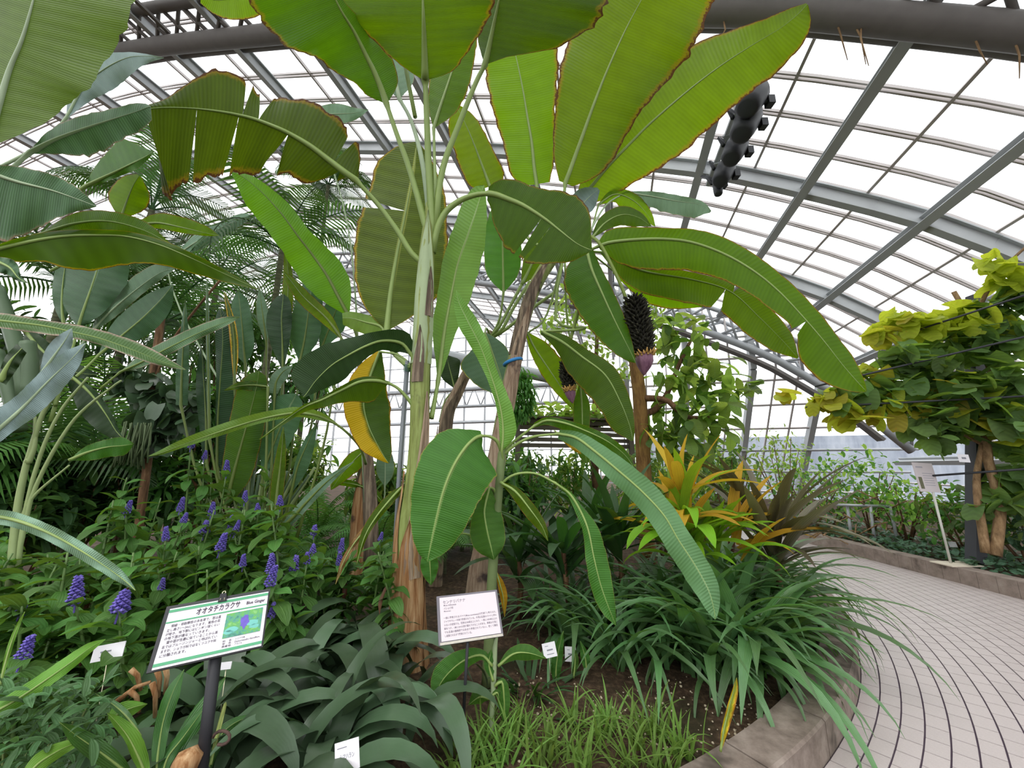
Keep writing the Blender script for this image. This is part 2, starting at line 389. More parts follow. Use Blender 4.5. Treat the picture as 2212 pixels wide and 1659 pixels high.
# ---- far end wall on the left, and its return wall
wall_back = empty('wall_back', uv(U2, -8, 0), kind='structure')
for v in np.arange(-23.5, VS + .1, 1.5):
    m = MB(); m.bar(uv(U2, v, 0), uv(U2, v, rz(v)), .1 if int(v * 2) % 3 else .2, .12, DU); m.build('mullion', STEEL2, wall_back)
for z in np.arange(.5, 11.5, 1.0):
    vv = [v for v in np.linspace(-23.5, VS, 60) if rz(v) > z]; m = MB(); m.bar(uv(U2, vv[0], z), uv(U2, vv[-1], z), .06, .06, DU); m.build('transom', STEEL2, wall_back)
for z, u, r2 in ((4.6, 19, .09), (4.1, 22, .09), (5.0, 16.5, .11)):
    m = MB(); m.tube([uv(u, -18, z), uv(u, VS, z)], r2, 8); m.build('heating_pipe', STEEL2, wall_back, True)
m = MB(); m.tube([at(900, 755, 9.5), at(1330, 845, 9.0)], .15, 10); m.build('heating_pipe', STEEL2, wall_back, True)
m = MB()
for k in range(24):
    v = -18 + k * .8; m.tube([uv(19, v, 4.6), uv(19, v + .4, 5.6)], .035, 5); m.tube([uv(19, v + .4, 5.6), uv(19, v + .8, 4.6)], .035, 5)
m.tube([uv(19, -18, 5.6), uv(19, VS, 5.6)], .06, 6); m.build('lattice_girder', STEEL2, wall_back, True)
# ---- retaining wall and trees outside
HILL = ramp_mat('outside_wall', [(.3, hexc('8f97a6')), (.55, hexc('aeb5c2')), (.8, hexc('cdd2da'))], nscale=1.6, bumpd=.02, scale=(1, 1, .25))
m = MB(); m.bar(uv(22, 1, 1.2), uv(22, 30, 1.2), .5, 3.4); tag(m.build('wall_outside', HILL), kind='structure')
# ================================================================== LEAF KIT
BROWN = hexc('6b4423')
M_LIME = leaf_mat('leaf_lime', hexc('5c7a14'), hexc('8fb80a'), BROWN, .05, 150, 4, .12, .66)
M_MID = leaf_mat('leaf_mid', hexc('4a6a1a'), hexc('76990c'), BROWN, .035, 150, 4, .16, .58)
M_DARK = leaf_mat('leaf_dark', hexc('3c5c1c'), hexc('668e0c'), hexc('5a3f20'), .03, 160, 4, .14, .5)
M_DEEP = leaf_mat('leaf_deep_shade', hexc('2f4426'), hexc('3a5a18'), None, .03, 170, 4, .22, .22)  # shade on the drooping blade's upper side is put into this green
M_GREY = leaf_mat('leaf_glaucous', hexc('6f8d74'), hexc('7f9f6a'), hexc('8a6a4c'), .025, 160, 4, .16, .3, rough=.5, ycol=hexc('8f9a76'))
M_BLUE = leaf_mat('leaf_blue_grey', hexc('8a9ea0'), hexc('93a892'), None, .03, 160, 4, .1, .35, rough=.55)
M_TORN = leaf_mat('leaf_torn', hexc('46561c'), hexc('627408'), hexc('5b3a20'), .06, 120, 3, .26, .42)
M_FRESH = leaf_mat('leaf_fresh', hexc('48742f'), hexc('669a1e'), hexc('8a7a3a'), .014, 130, 3.5, .2, .38, rib=hexc('9ab86c'), ycol=hexc('9aa84a'))
M_PALE = leaf_mat('leaf_pale_green', hexc('6c9444'), hexc('92b83a'), None, .03, 130, 3.5, .12, .4, rib=hexc('b7cf90'))
M_YEL = leaf_mat('leaf_yellowing', hexc('4a6a25'), hexc('5f7f14'), hexc('7a4a1a'), .03, 130, 3.5, .16, .45)
M_YELLOW = leaf_mat('leaf_yellow', hexc('b08a1c'), hexc('d7b01c'), hexc('8a4a14'), .05, 130, 3.5, .2, .45)
M_PINK = leaf_mat('leaf_dry_edge', hexc('5d8150'), hexc('79a04a'), hexc('b59a8c'), .14, 130, 3.5, .14, .35, ycol=hexc('98a083'))
RIB = plain('midrib_green', hexc('7f9450'), .45, .4, 0, .12, 8)
RIBG = plain('midrib_grey_green', hexc('93a584'), .45, .4, 0, .12, 8)
RIBD = plain('midrib_dark', hexc('5f7030'), .45, .4, 0, .15, 8)
def conv(st, z):
    if z is None: return [list(map(float, s)) for s in st]
    o = []
    for s in st:
        s = list(map(float, s)); s[0] = z[0] + s[0] / 2.765; s[1] = z[1] + s[1] / 2.765
        if len(s) > 3: s[3] /= 2.765; s[4] /= 2.765
        o.append(s)
    return o
def leaf(root, st, mat, pet=(), z=None, r=(.02, .005), tl=.25, tr=.25, bow=.12, wav=.02, wf=9, tears_l=(), tears_r=(), ny=None, nx=5, rib=None, label=None, rough=.03, name='leaf', seed=None):
    """st: midrib stations (x, y, depth, left width, right width); pet: petiole (x, y, depth)"""
    st = conv(st, z); pet = conv(pet, z); rg = random.Random(seed if seed is not None else int(st[0][0] * 7 + st[0][1]))
    L = sum(math.hypot(a[0] - b[0], a[1] - b[1]) for a, b in zip(st[:-1], st[1:]))
    ny = ny or int(min(64, max(14, L / 9))); S = cr(st, ny); S[:, 3:] = np.maximum(S[:, 3:], .4)
    V = []; Fs = []; U = []
    ph = [rg.uniform(0, 6) for _ in range(4)]
    for side in (0, 1):
        sg = 1 if side == 0 else -1; tilt = tl if side == 0 else tr; tears = sorted((tears_l, tears_r)[side])
        cuts = [0] + [max(1, min(ny - 1, round(t[0] * ny))) for t in tears] + [ny]
        for si in range(len(cuts) - 1):
            i0, i1 = cuts[si], cuts[si + 1]
            if i1 <= i0: continue
            base = len(V); rows = i1 - i0 + 1
            g0 = tears[si - 1][1] if si > 0 else 0; g1 = tears[si][1] if si < len(tears) else 0
            drop = rg.uniform(-.03, .03) if len(tears) else 0
            for i in range(i0, i1 + 1):
                x, y, Y, wl, wr = S[i]; w = wl if side == 0 else wr
                q0 = S[max(0, i - 1)]; q1 = S[min(ny, i + 1)]; dx, dy = q1[0] - q0[0], q1[1] - q0[1]; n = math.hypot(dx, dy) or 1; dx /= n; dy /= n
                lx, ly = dy * sg, -dx * sg
                t = i / ny
                ragged = 1 + rough * (math.sin(t * 47 + ph[2]) * .5 + math.sin(t * 91 + ph[3]) * .35 + rg.uniform(-.4, .4))
                pull = 0
                if g0 and i - i0 < 4: pull += g0 * (1 - (i - i0) / 4) ** 1.5
                if g1 and i1 - i < 4: pull -= g1 * (1 - (i1 - i) / 4) ** 1.5
                for j in range(nx + 1):
                    f = j / nx; o = w * f * (ragged if j == nx else 1)
                    m = px(o, Y)
                    dY = tilt * m + bow * m * f + wav * f * f * math.sin(t * wf * 2 + ph[side]) + drop * f
                    s2 = pull * f ** 1.3
                    V.append(at(x + lx * o + dx * s2, y + ly * o + dy * s2, max(.25, Y + dY))); U.append((.5 + sg * .5 * f, t))
            for i in range(rows - 1):
                for j in range(nx):
                    a = base + i * (nx + 1) + j
                    Fs.append((a, a + 1, a + nx + 2, a + nx + 1))
    lf = mk(name, mesh(name, V, Fs, mat, U), root)
    if label: lf['label'] = label
    P = [at(p[0], p[1], p[2]) for p in pet] + [at(s[0], s[1], s[2]) for s in S]
    if pet:
        k = len(pet); PP = spline3([at(*p[:3]) for p in pet] + [at(*st[0][:3])], 4 * k); P = PP[:-1] + [at(s[0], s[1], s[2]) for s in S]
    m = MB(); n = len(P); np_ = n - len(S)
    R = [r[0] * (1 - .35 * i / max(1, np_)) for i in range(np_)] + [max(r[1] * .4, (r[0] * (.65 if pet else 1)) * (1 - i / ny) ** 1.2 + r[1] * (1 - i / ny)) for i in range(len(S))]
    m.tube(P, R, 7); m.build('midrib', rib or RIB, lf, True)
    return lf
def stem(root, pts, mat, name='trunk', n=16, k=5, z=None, flare=0):
    """pts: (x, y, depth, radius in pixels)"""
    q = [list(map(float, p)) for p in pts]
    if z is not None:
        for p in q: p[0] = z[0] + p[0] / 2.765; p[1] = z[1] + p[1] / 2.765; p[3] /= 2.765
    S = cr(q, k * (len(q) - 1)); P = [at(s[0], s[1], s[2]) for s in S]; R = [px(s[3], s[2]) for s in S]
    m = MB(); m.tube(P, R, n); o = m.build(name, mat, root, True); return o, P, R
def sheath(root, P, R, t0, t1, a0, a1, mat, grow=1.12, name='sheath', flare=.25, seed=0, point=True):
    """a dry leaf sheath: partial tube around a trunk path, tapering to a tip"""
    rg = random.Random(seed); m = MB(); n = len(P); V = []; Fs = []; U = []; rows = 14; cols = 7
    for i in range(rows + 1):
        t = t0 + (t1 - t0) * i / rows; k = min(n - 2, max(0, int(t * (n - 1)))); f = t * (n - 1) - k
        p = P[k].lerp(P[k + 1], f); R2 = R[k] * (1 - f) + R[k + 1] * f; w = P[k + 1] - P[k]; w.normalize()
        e = Vector((1, 0, 0)); e = (e - w * e.dot(w)).normalized(); b = w.cross(e); g = i / rows
        half = (a1 - a0) / 2 * ((1 - g ** 2.2) if point else 1) + .02; mid = (a0 + a1) / 2 + .12 * math.sin(g * 3 + seed)
        for j in range(cols + 1):
            a = mid + half * (2 * j / cols - 1); rr = R2 * (grow + flare * max(0, g - .75)) + rg.uniform(-.002, .002) + .006 * math.sin(j * 2.1 + seed)
            V.append(p + (e * math.cos(a) + b * math.sin(a)) * rr); U.append((j / cols, g))
    for i in range(rows):
        for j in range(cols): a = i * (cols + 1) + j; Fs.append((a, a + 1, a + cols + 2, a + cols + 1))
    m.add(V, Fs, U); return m.build(name, mat, root, True)
STEMG = ramp_mat('pseudostem_green', [(.25, hexc('4a4a2a')), (.45, hexc('76803f')), (.62, hexc('8c9a58')), (.8, hexc('a3a374'))], scale=(9, 9, .8), nscale=3, bumpd=.01, rough=.55, spec=.35, second=(3.4, hexc('3a2f24'), .6, .72))
STEMT = plain('pseudostem_top', hexc('93a37c'), .5, .35, 0, .14, 7)
DRY = ramp_mat('dry_sheath', [(.22, hexc('5a3520')), (.42, hexc('8e6440')), (.6, hexc('b08e68')), (.8, hexc('cdb698'))], scale=(16, 16, .7), nscale=2.6, detail=7, bumpd=.02, rough=.85, second=(3, hexc('4a3830'), .58, .7))
DRY2 = ramp_mat('tan_sheath', [(.22, hexc('55433a')), (.42, hexc('86705e')), (.6, hexc('a8947f')), (.8, hexc('c9bba8'))], scale=(14, 14, .8), nscale=2.6, detail=7, bumpd=.02, rough=.85, second=(3, hexc('463a38'), .58, .7))
DRYD = ramp_mat('dark_sheath', [(.25, hexc('2e2824')), (.5, hexc('6b5d50')), (.75, hexc('a89880'))], scale=(12, 12, .8), nscale=2.6, detail=7, bumpd=.02, rough=.85)
# ================================================================== BANANAS
Z2, Z1, Z3, Z5, Z6, ZM, Z7 = (700, 0), (0, 0), (1412, 0), (700, 550), (1412, 550), (560, 700), (700, 1059)
# ---- the tall banana in the middle
B1 = empty('banana_plant', at(882, 1445, 3.0), 'tall banana plant with peeling brown trunk behind the two signs', 'banana plant')
tk, TP, TR = stem(B1, [(881, 1470, 3.0, 38), (882, 1400, 3.0, 33), (882, 1300, 3.0, 29), (884, 1150, 3.0, 25), (897, 1050, 3.0, 22), (906, 940, 3.0, 21), (908, 810, 3.0, 21), (913, 736, 3.0, 20), (917, 640, 3.0, 20), (921, 560, 3.0, 19), (926, 490, 3.0, 14), (928, 440, 3, 9)], STEMG)
sheath(tk, TP, TR, 0.0, .34, -2.9, .4, DRY, 1.1, seed=1); sheath(tk, TP, TR, 0.0, .27, -.6, 2.2, DRY, 1.14, seed=2); sheath(tk, TP, TR, .05, .44, -3.6, -1.8, DRY, 1.16, seed=3)
sheath(tk, TP, TR, .22, .46, -1.5, .0, DRY2, 1.12, seed=4); sheath(tk, TP, TR, .4, .60, -1.35, -.35, DRY2, 1.16, seed=5); sheath(tk, TP, TR, .62, .74, -2.3, -1.1, DRYD, 1.1, seed=6); sheath(tk, TP, TR, .76, .86, -1.3, -.2, DRYD, 1.08, seed=7)
sheath(tk, TP, TR, 0.0, .2, 1.8, 4.2, DRY, 1.2, seed=8); sheath(tk, TP, TR, .3, .45, -.3, 1.0, DRY2, 1.2, seed=9)
sheath(tk, TP, TR, .66, .98, -3.3, 0, STEMT, 1.05, seed=12, flare=.0); sheath(tk, TP, TR, .6, .96, 0, 3.2, STEMT, 1.04, seed=13, flare=0)
# torn leaf arching to the left
leaf(B1, [(2130, 1080, 2.85, 8, 20), (2060, 1030, 2.8, 40, 150), (1950, 945, 2.75, 190, 210), (1850, 870, 2.7, 210, 235), (1740, 805, 2.65, 270, 230), (1650, 762, 2.6, 310, 190), (1520, 712, 2.55, 340, 150), (1400, 682, 2.5, 370, 220), (1280, 662, 2.45, 410, 250), (1150, 648, 2.4, 450, 180), (1000, 643, 2.36, 510, 60), (900, 650, 2.33, 540, 30), (860, 660, 2.32, 530, 12)],
     M_TORN, [(2570, 1600, 3.0), (2465, 1520, 2.98), (2375, 1380, 2.95), (2265, 1230, 2.92)], Z1, (.028, .012), .5, -.25, .1, .03, 7,
     ((.09, 9), (.36, 22), (.58, 7), (.77, 5)), ((.13, 10), (.5, 16), (.57, 8)), ny=70, nx=7, rib=RIB, rough=.06, label='torn arching leaf with brown ragged edges')
leaf(B1, [(372, 618, 2.85, 6, 6), (345, 540, 2.8, 90, 100), (300, 430, 2.72, 140, 130), (250, 330, 2.64, 215, 105), (180, 190, 2.52, 290, 85), (100, 60, 2.4, 400, 50), (40, -70, 2.3, 460, 30), (-20, -220, 2.2, 480, 30)],
     M_DARK, [(640, 1450, 3.0), (600, 1330, 2.98), (560, 1180, 2.96), (500, 980, 2.94), (430, 790, 2.9)], Z2, (.03, .01), .1, .6, .1, .02)
leaf(B1, [(605, 480, 2.75, 6, 6), (603, 440, 2.7, 70, 150), (601, 340, 2.62, 200, 240), (597, 190, 2.5, 350, 350), (594, 100, 2.43, 470, 400), (590, -10, 2.36, 550, 440), (586, -200, 2.25, 560, 440)],
     M_MID, [(650, 1420, 3.0), (640, 1250, 2.98), (625, 1000, 2.94), (615, 740, 2.86)], Z2, (.034, .014), .15, .2, .1, .02, label='huge leaf blade spreading overhead')
leaf(B1, [(962, 385, 2.8, 3, 3), (980, 310, 2.75, 50, 130), (1000, 215, 2.68, 90, 380), (1022, 110, 2.6, 130, 510), (1045, 0, 2.52, 150, 610), (1080, -180, 2.4, 160, 640)],
     M_DARK, [(665, 1420, 3.0), (680, 1180, 2.98), (720, 970, 2.95), (800, 760, 2.92), (900, 510, 2.86)], Z2, (.03, .01), .8, -.1, .1, .02)
leaf(B1, [(655, 765, 3.25, 3, 3), (690, 650, 3.28, 70, 95), (740, 500, 3.3, 115, 125), (790, 340, 3.3, 125, 110), (820, 180, 3.3, 120, 95), (840, 60, 3.3, 20, 20)], M_MID, [(655, 1420, 3.05), (665, 1150, 3.1), (660, 950, 3.2)], Z2, (.02, .006))
leaf(B1, [(450, 590, 3.2, 3, 3), (430, 500, 3.22, 70, 115), (390, 390, 3.25, 80, 100), (340, 280, 3.25, 60, 70), (280, 180, 3.2, 50, 50)], M_GREY, [(640, 1400, 3.05), (600, 1050, 3.1), (560, 850, 3.15), (510, 700, 3.18)], Z2, (.026, .008), rib=RIBG)
leaf(B1, [(1950, -300, 2.6, 20, 20), (1700, -160, 2.55, 120, 100), (1480, -40, 2.5, 150, 110), (1330, 0, 2.48, 110, 90), (1200, -10, 2.46, 30, 30)], M_LIME, [(2480, 700, 2.95), (2350, 100, 2.8), (2150, -250, 2.7)], Z1, (.02, .006))
# leaf drooping to the right over the crown
leaf(B1, [(978, 1156, 2.9, 40, 40), (1030, 1164, 2.88, 95, 110), (1100, 1190, 2.86, 125, 200), (1180, 1222, 2.84, 125, 260), (1250, 1262, 2.82, 155, 275), (1330, 1315, 2.8, 205, 275), (1400, 1370, 2.78, 225, 260), (1500, 1448, 2.74, 170, 150), (1560, 1480, 2.72, 90, 60), (1600, 1495, 2.7, 3, 3)],
     M_DARK, [(650, 1510, 3.0), (672, 1380, 2.98), (725, 1270, 2.96), (810, 1200, 2.94), (900, 1166, 2.92)], Z2, (.03, .008), -.3, .35, .1, .02, 7, (), ((.5, 6), (.6, 4)), label='short broad leaf drooping to the right with a slit')
# blades standing up behind the trunk
leaf(B1, [(375, 1975, 3.2, 5, 5), (385, 1870, 3.22, 125, 150), (402, 1720, 3.25, 215, 290), (440, 1500, 3.3, 262, 300), (480, 1310, 3.33, 262, 262), (515, 1130, 3.36, 235, 215), (540, 990, 3.36, 220, 130), (552, 880, 3.36, 110, 40), (555, 845, 3.36, 3, 3)],
     leaf_mat('leaf_ribbed', hexc('546e2a'), hexc('80981c'), hexc('7a5a24'), .035, 190, 3, .34, .45, rib=hexc('b4bb62')), [(520, 2200, 3.05), (420, 2110, 3.12), (380, 2040, 3.18)], Z2, (.03, .008), .15, .2, .05, .02, 9, ((.62, 10),), (), label='upright ribbed leaf behind the trunk')
leaf(B1, [(680, 2285, 3.1, 3, 3), (695, 2170, 3.12, 28, 30), (720, 1975, 3.15, 72, 70), (760, 1760, 3.18, 82, 115), (800, 1570, 3.2, 92, 132), (860, 1400, 3.25, 96, 110), (915, 1240, 3.3, 92, 60), (945, 1140, 3.3, 60, 20), (955, 1105, 3.3, 2, 2)], M_PALE, [(640, 2500, 3.02), (660, 2400, 3.06)], Z2, (.022, .006), .2, .2)
leaf(B1, [(370, 2000, 3.25, 4, 4), (340, 1950, 3.27, 60, 40), (250, 1925, 3.3, 70, 45), (160, 1900, 3.32, 60, 40), (110, 1900, 3.32, 40, 30)], M_PALE, [(520, 2080, 3.1), (440, 2040, 3.18)], Z2)
# dark leaf and arched leaf to the left of the trunk
leaf(B1, [(905, 180, 2.95, 5, 5), (850, 115, 2.9, 65, 75), (740, 100, 2.84, 55, 62), (640, 130, 2.78, 62, 72), (520, 192, 2.72, 92, 105), (430, 248, 2.68, 115, 135), (340, 335, 2.62, 75, 155), (285, 412, 2.58, 22, 110), (262, 437, 2.56, 3, 3)], M_DEEP, [(960, 330, 3.0), (930, 240, 2.97)], ZM, (.016, .005), .7, -.5, .1, .02, 6, label='very dark drooping leaf')
leaf(B1, [(770, 352, 2.9, 10, 8), (700, 338, 2.86, 115, 22), (600, 345, 2.8, 130, 26), (480, 400, 2.74, 75, 22), (380, 450, 2.68, 48, 16), (260, 500, 2.62, 28, 12), (120, 600, 2.56, 14, 8), (0, 690, 2.5, 2, 2)], M_DARK, [(935, 520, 2.99), (895, 455, 2.96), (830, 385, 2.93)], ZM, (.016, .005), .5, -.6)
leaf(B1, [(720, 165, 3.12, 14, 14), (690, 240, 3.12, 60, 65), (655, 340, 3.12, 110, 108), (624, 470, 3.12, 160, 122), (650, 600, 3.12, 142, 112), (700, 710, 3.1, 98, 98), (748, 795, 3.1, 52, 34), (775, 832, 3.1, 2, 2)],
     leaf_mat('leaf_half_yellow', hexc('3f5a22'), hexc('567812'), hexc('7a4a14'), .03, 130, 3, .18, .55, yellow=hexc('c9a81c'), ydir=2), [(960, 300, 3.02), (840, 190, 3.08)], ZM, (.012, .005), .35, .1, label='hanging dying leaf turning yellow')
# drooping narrow leaves low on the left
leaf(B1, [(870, 955, 3.0, 2, 2), (790, 1040, 2.9, 26, 30), (700, 1150, 2.8, 22, 34), (630, 1270, 2.7, 16, 28), (580, 1440, 2.62, 2, 2)], M_MID, [(930, 900, 3.0)], ZM, (.01, .004))
leaf(B1, [(700, 1140, 2.9, 2, 2), (640, 1220, 2.86, 16, 20), (560, 1320, 2.8, 14, 18), (500, 1430, 2.75, 16, 16), (455, 1555, 2.7, 2, 2)], leaf_mat('leaf_withered', hexc('8a6a44'), hexc('a88a4a'), hexc('5a3a20'), .1, 90, 3, .3, .3), [(850, 1010, 2.98)], ZM, (.008, .003))
# support pole tied to the trunk
pole = empty('support_pole', at(848, 1300, 3.05), 'thin grey plastic support pole tied to the tall banana trunk', 'pole')
m = MB(); m.tube([at(842, 1420, 3.05), at(850, 1250, 3.05), at(864, 1000, 3.05), at(880, 780, 3.05)], .0185, 10); m.build('pole_shaft', plain('pole_grey', hexc('70757a'), .45, .5, 0, .1, 6), pole, True)
m = MB()
for k in range(5): m.tube([at(880, 790, 3.05) + Vector((.028 * math.cos(a), .028 * math.sin(a), -.012 * k + .004 * math.sin(a * 2))) for a in np.linspace(0, 6.283, 13)], .0025, 4)
m.build('twine', plain('green_twine', hexc('2f6a4a'), .8), pole, True)

# ---- second banana, leaning, with the flower
B2 = empty('banana_plant', at(1036, 1370, 3.8), 'leaning banana plant behind with hanging purple flower bud and upright lime leaves', 'banana plant')
tk, TP, TR = stem(B2, [(1034, 1400, 3.8, 30), (1036, 1330, 3.8, 27), (1041, 1240, 3.8, 25), (1062, 1060, 3.8, 20), (1085, 920, 3.8, 18), (1109, 790, 3.8, 16), (1134, 680, 3.8, 16), (1160, 610, 3.8, 16), (1195, 555, 3.8, 15), (1232, 505, 3.8, 12), (1250, 480, 3.8, 8)], STEMG)
sheath(tk, TP, TR, 0, .36, -3.0, .3, DRY2, 1.12, seed=21); sheath(tk, TP, TR, 0, .3, -.6, 2.4, DRY2, 1.16, seed=22); sheath(tk, TP, TR, .3, .62, -2.9, -.1, DRY2, 1.12, seed=23); sheath(tk, TP, TR, .52, .78, -2.6, -.2, DRY2, 1.1, seed=24); sheath(tk, TP, TR, .66, .9, -2.9, -.6, DRYD, 1.08, seed=25)
m = MB(); m.tube([at(1108 + 0, 782, 3.8) + Vector((.088 * math.cos(a), .088 * math.sin(a), .03 * math.cos(a))) for a in np.linspace(0, 6.283, 25)], .017, 8, False); tie = m.build('tie_band', plain('blue_band', hexc('2f7fc0'), .5), None, True)
tag(tie, 'bright blue band tied around the leaning banana trunk', 'tie band')
C2 = (1240, 500, 3.8)
def p2(*pts): return [(C2[0] - 20, C2[1] + 40, 3.8)] + [(Z2[0] + x / 2.765, Z2[1] + y / 2.765, Y) for x, y, Y in pts]
def leaf2(st, mat, pet, z, *a, **k):
    s = conv(st, z); return leaf(B2, s, mat, p2(*pet), None, *a, **k)
leaf2([(1270, 1100, 3.9, 100, 80), (1255, 1000, 3.9, 150, 115), (1240, 850, 3.9, 168, 142), (1215, 700, 3.9, 190, 166), (1190, 550, 3.88, 205, 205), (1160, 400, 3.86, 200, 245), (1135, 290, 3.84, 180, 250), (1110, 150, 3.8, 120, 200), (1095, 60, 3.8, 4, 4)], M_LIME, [(1290, 1330, 3.86), (1275, 1200, 3.88)], Z2, (.024, .008), .2, .2, .1, .03, label='upright lime leaf with brown margin')
leaf2([(990, 1115, 4.0, 60, 60), (975, 1070, 4.0, 115, 108), (930, 950, 4.0, 130, 97), (880, 820, 4.0, 122, 85), (840, 730, 4.0, 110, 70), (800, 650, 4.0, 50, 30), (790, 625, 4.0, 2, 2)], M_LIME, [(1250, 1450, 3.85), (1080, 1260, 3.95)], Z2, (.02, .006))
leaf2([(1440, 1095, 3.75, 40, 50), (1465, 1030, 3.72, 85, 130), (1490, 960, 3.7, 130, 190), (1530, 850, 3.65, 170, 225), (1620, 600, 3.55, 240, 272), (1700, 400, 3.45, 282, 335), (1800, 180, 3.35, 292, 400), (1900, -10, 3.25, 292, 400), (1990, -180, 3.15, 280, 380)], M_LIME, [(1420, 1330, 3.78), (1430, 1200, 3.76)], Z2, (.026, .01), .15, .3, .1, .03, label='broad lime leaf standing tallest of this plant')
leaf2([(1530, 1195, 4.02, 30, 50), (1600, 1110, 4.00, 80, 120), (1700, 990, 3.96, 125, 175), (1830, 855, 3.90, 170, 225), (1950, 735, 3.85, 200, 258), (2170, 545, 3.75, 220, 255), (2370, 392, 3.65, 185, 236), (2570, 262, 3.55, 125, 222), (2720, 172, 3.48, 92, 175), (2830, 85, 3.42, 55, 110), (2885, 25, 3.40, 10, 10)], M_LIME, [(1480, 1330, 3.76)], Z2, (.024, .006), .25, .2, .1, .03, label='long lime leaf reaching to the upper right')
px6 = [(1293, 532, 3.6, 6, 8), (1322, 523, 3.55, 28, 42), (1387, 517, 3.48, 27, 66), (1445, 517, 3.4, 24, 66), (1500, 525, 3.33, 30, 62), (1567, 550, 3.25, 33, 54), (1629, 586, 3.15, 31, 47), (1683, 630, 3.08, 31, 42), (1737, 687, 3.0, 33, 34), (1781, 738, 2.94, 30, 66), (1821, 789, 2.88, 28, 56), (1855, 828, 2.83, 15, 26), (1872, 846, 2.8, 1, 1)]
leaf2(px6, M_MID, [(1560, 1500, 3.7)], None, (.022, .005), -.35, .4, .1, .02, 8, (), ((.72, 9),), ny=60, label='long leaf arching down to the right')
leaf2([(1300, 545, 3.8, 3, 4), (1350, 570, 3.78, 14, 30), (1400, 588, 3.75, 16, 46), (1500, 605, 3.68, 16, 52), (1578, 630, 3.6, 18, 48), (1640, 685, 3.5, 30, 46), (1690, 735, 3.42, 25, 32), (1724, 773, 3.38, 2, 3)], M_MID, [(1580, 1500, 3.8)], None, (.018, .004), -.3, .3, .1, .02, 8, ((.6, 6),), ((.56, 12),))
leaf2([(1325, 585, 3.95, 4, 5), (1400, 612, 3.9, 22, 38), (1460, 636, 3.88, 20, 34), (1518, 662, 3.85, 2, 2)], M_LIME, [(1580, 1510, 3.85)], None, (.014, .004))
leaf2([(1570, -20, 3.6, 40, 70), (1600, 90, 3.56, 55, 180), (1660, 230, 3.5, 66, 185), (1730, 380, 3.45, 64, 155), (1800, 520, 3.4, 40, 105), (1848, 615, 3.36, 10, 45), (1860, 647, 3.35, 2, 2)], M_DARK, [(1540, 1490, 3.7)], Z5, (.02, .005), .1, .25)
leaf2([(1300, 460, 3.6, 10, 15), (1420, 520, 3.55, 45, 62), (1540, 610, 3.5, 55, 130), (1680, 720, 3.42, 72, 160), (1770, 880, 3.36, 62, 130), (1825, 1020, 3.32, 32, 105), (1846, 1112, 3.3, 3, 12)], M_DARK, [(1380, 1900, 3.75), (1560, 1960, 3.68)], Z5, (.018, .005), -.3, .3, label='dark leaf drooping behind the arching leaves')
leaf2([(1215, 470, 3.9, 10, 10), (1260, 560, 3.9, 75, 35), (1340, 680, 3.88, 95, 55), (1420, 800, 3.85, 75, 45), (1490, 928, 3.82, 3, 3)], M_LIME, [(1330, 1880, 3.85)], Z5, (.014, .004))
leaf2([(1530, 780, 3.9, 10, 10), (1540, 900, 3.9, 48, 52), (1545, 1050, 3.88, 42, 48), (1560, 1190, 3.86, 42, 42), (1572, 1250, 3.86, 3, 3)], M_DARK, [(1450, 1900, 3.85), (1500, 2150, 3.9)], Z5, (.012, .004))
# small leaves of the crown, upper right
leaf2([(1800, 1150, 4.1, 5, 5), (1950, 1172, 4.1, 30, 62), (2100, 1200, 4.08, 36, 82), (2250, 1222, 4.05, 22, 82), (2312, 1262, 4.03, 2, 12)], M_GREY, [(1560, 1420, 3.85), (1680, 1230, 4.0)], Z2, (.014, .004), -.4, .2, rough=.08, rib=RIBG)
leaf2([(1600, 1420, 3.9, 5, 5), (1680, 1330, 3.92, 45, 45), (1780, 1282, 3.95, 52, 64), (1880, 1300, 3.95, 34, 62), (1955, 1352, 3.95, 2, 2)], M_DARK, [(1560, 1470, 3.82)], Z2, (.014, .004))
leaf2([(1640, 1220, 4.05, 5, 5), (1740, 1160, 4.06, 34, 54), (1850, 1200, 4.07, 42, 84), (1930, 1280, 4.08, 30, 52), (1978, 1352, 4.1, 2, 2)], M_LIME, [(1570, 1430, 3.85)], Z2, (.014, .004))
leaf2([(1490, 1330, 3.9, 5, 5), (1530, 1240, 3.92, 72, 64), (1580, 1180, 3.93, 72, 62), (1640, 1130, 3.95, 12, 12)], M_BLUE, [(1500, 1440, 3.82)], Z2, (.014, .004), rib=RIBG)
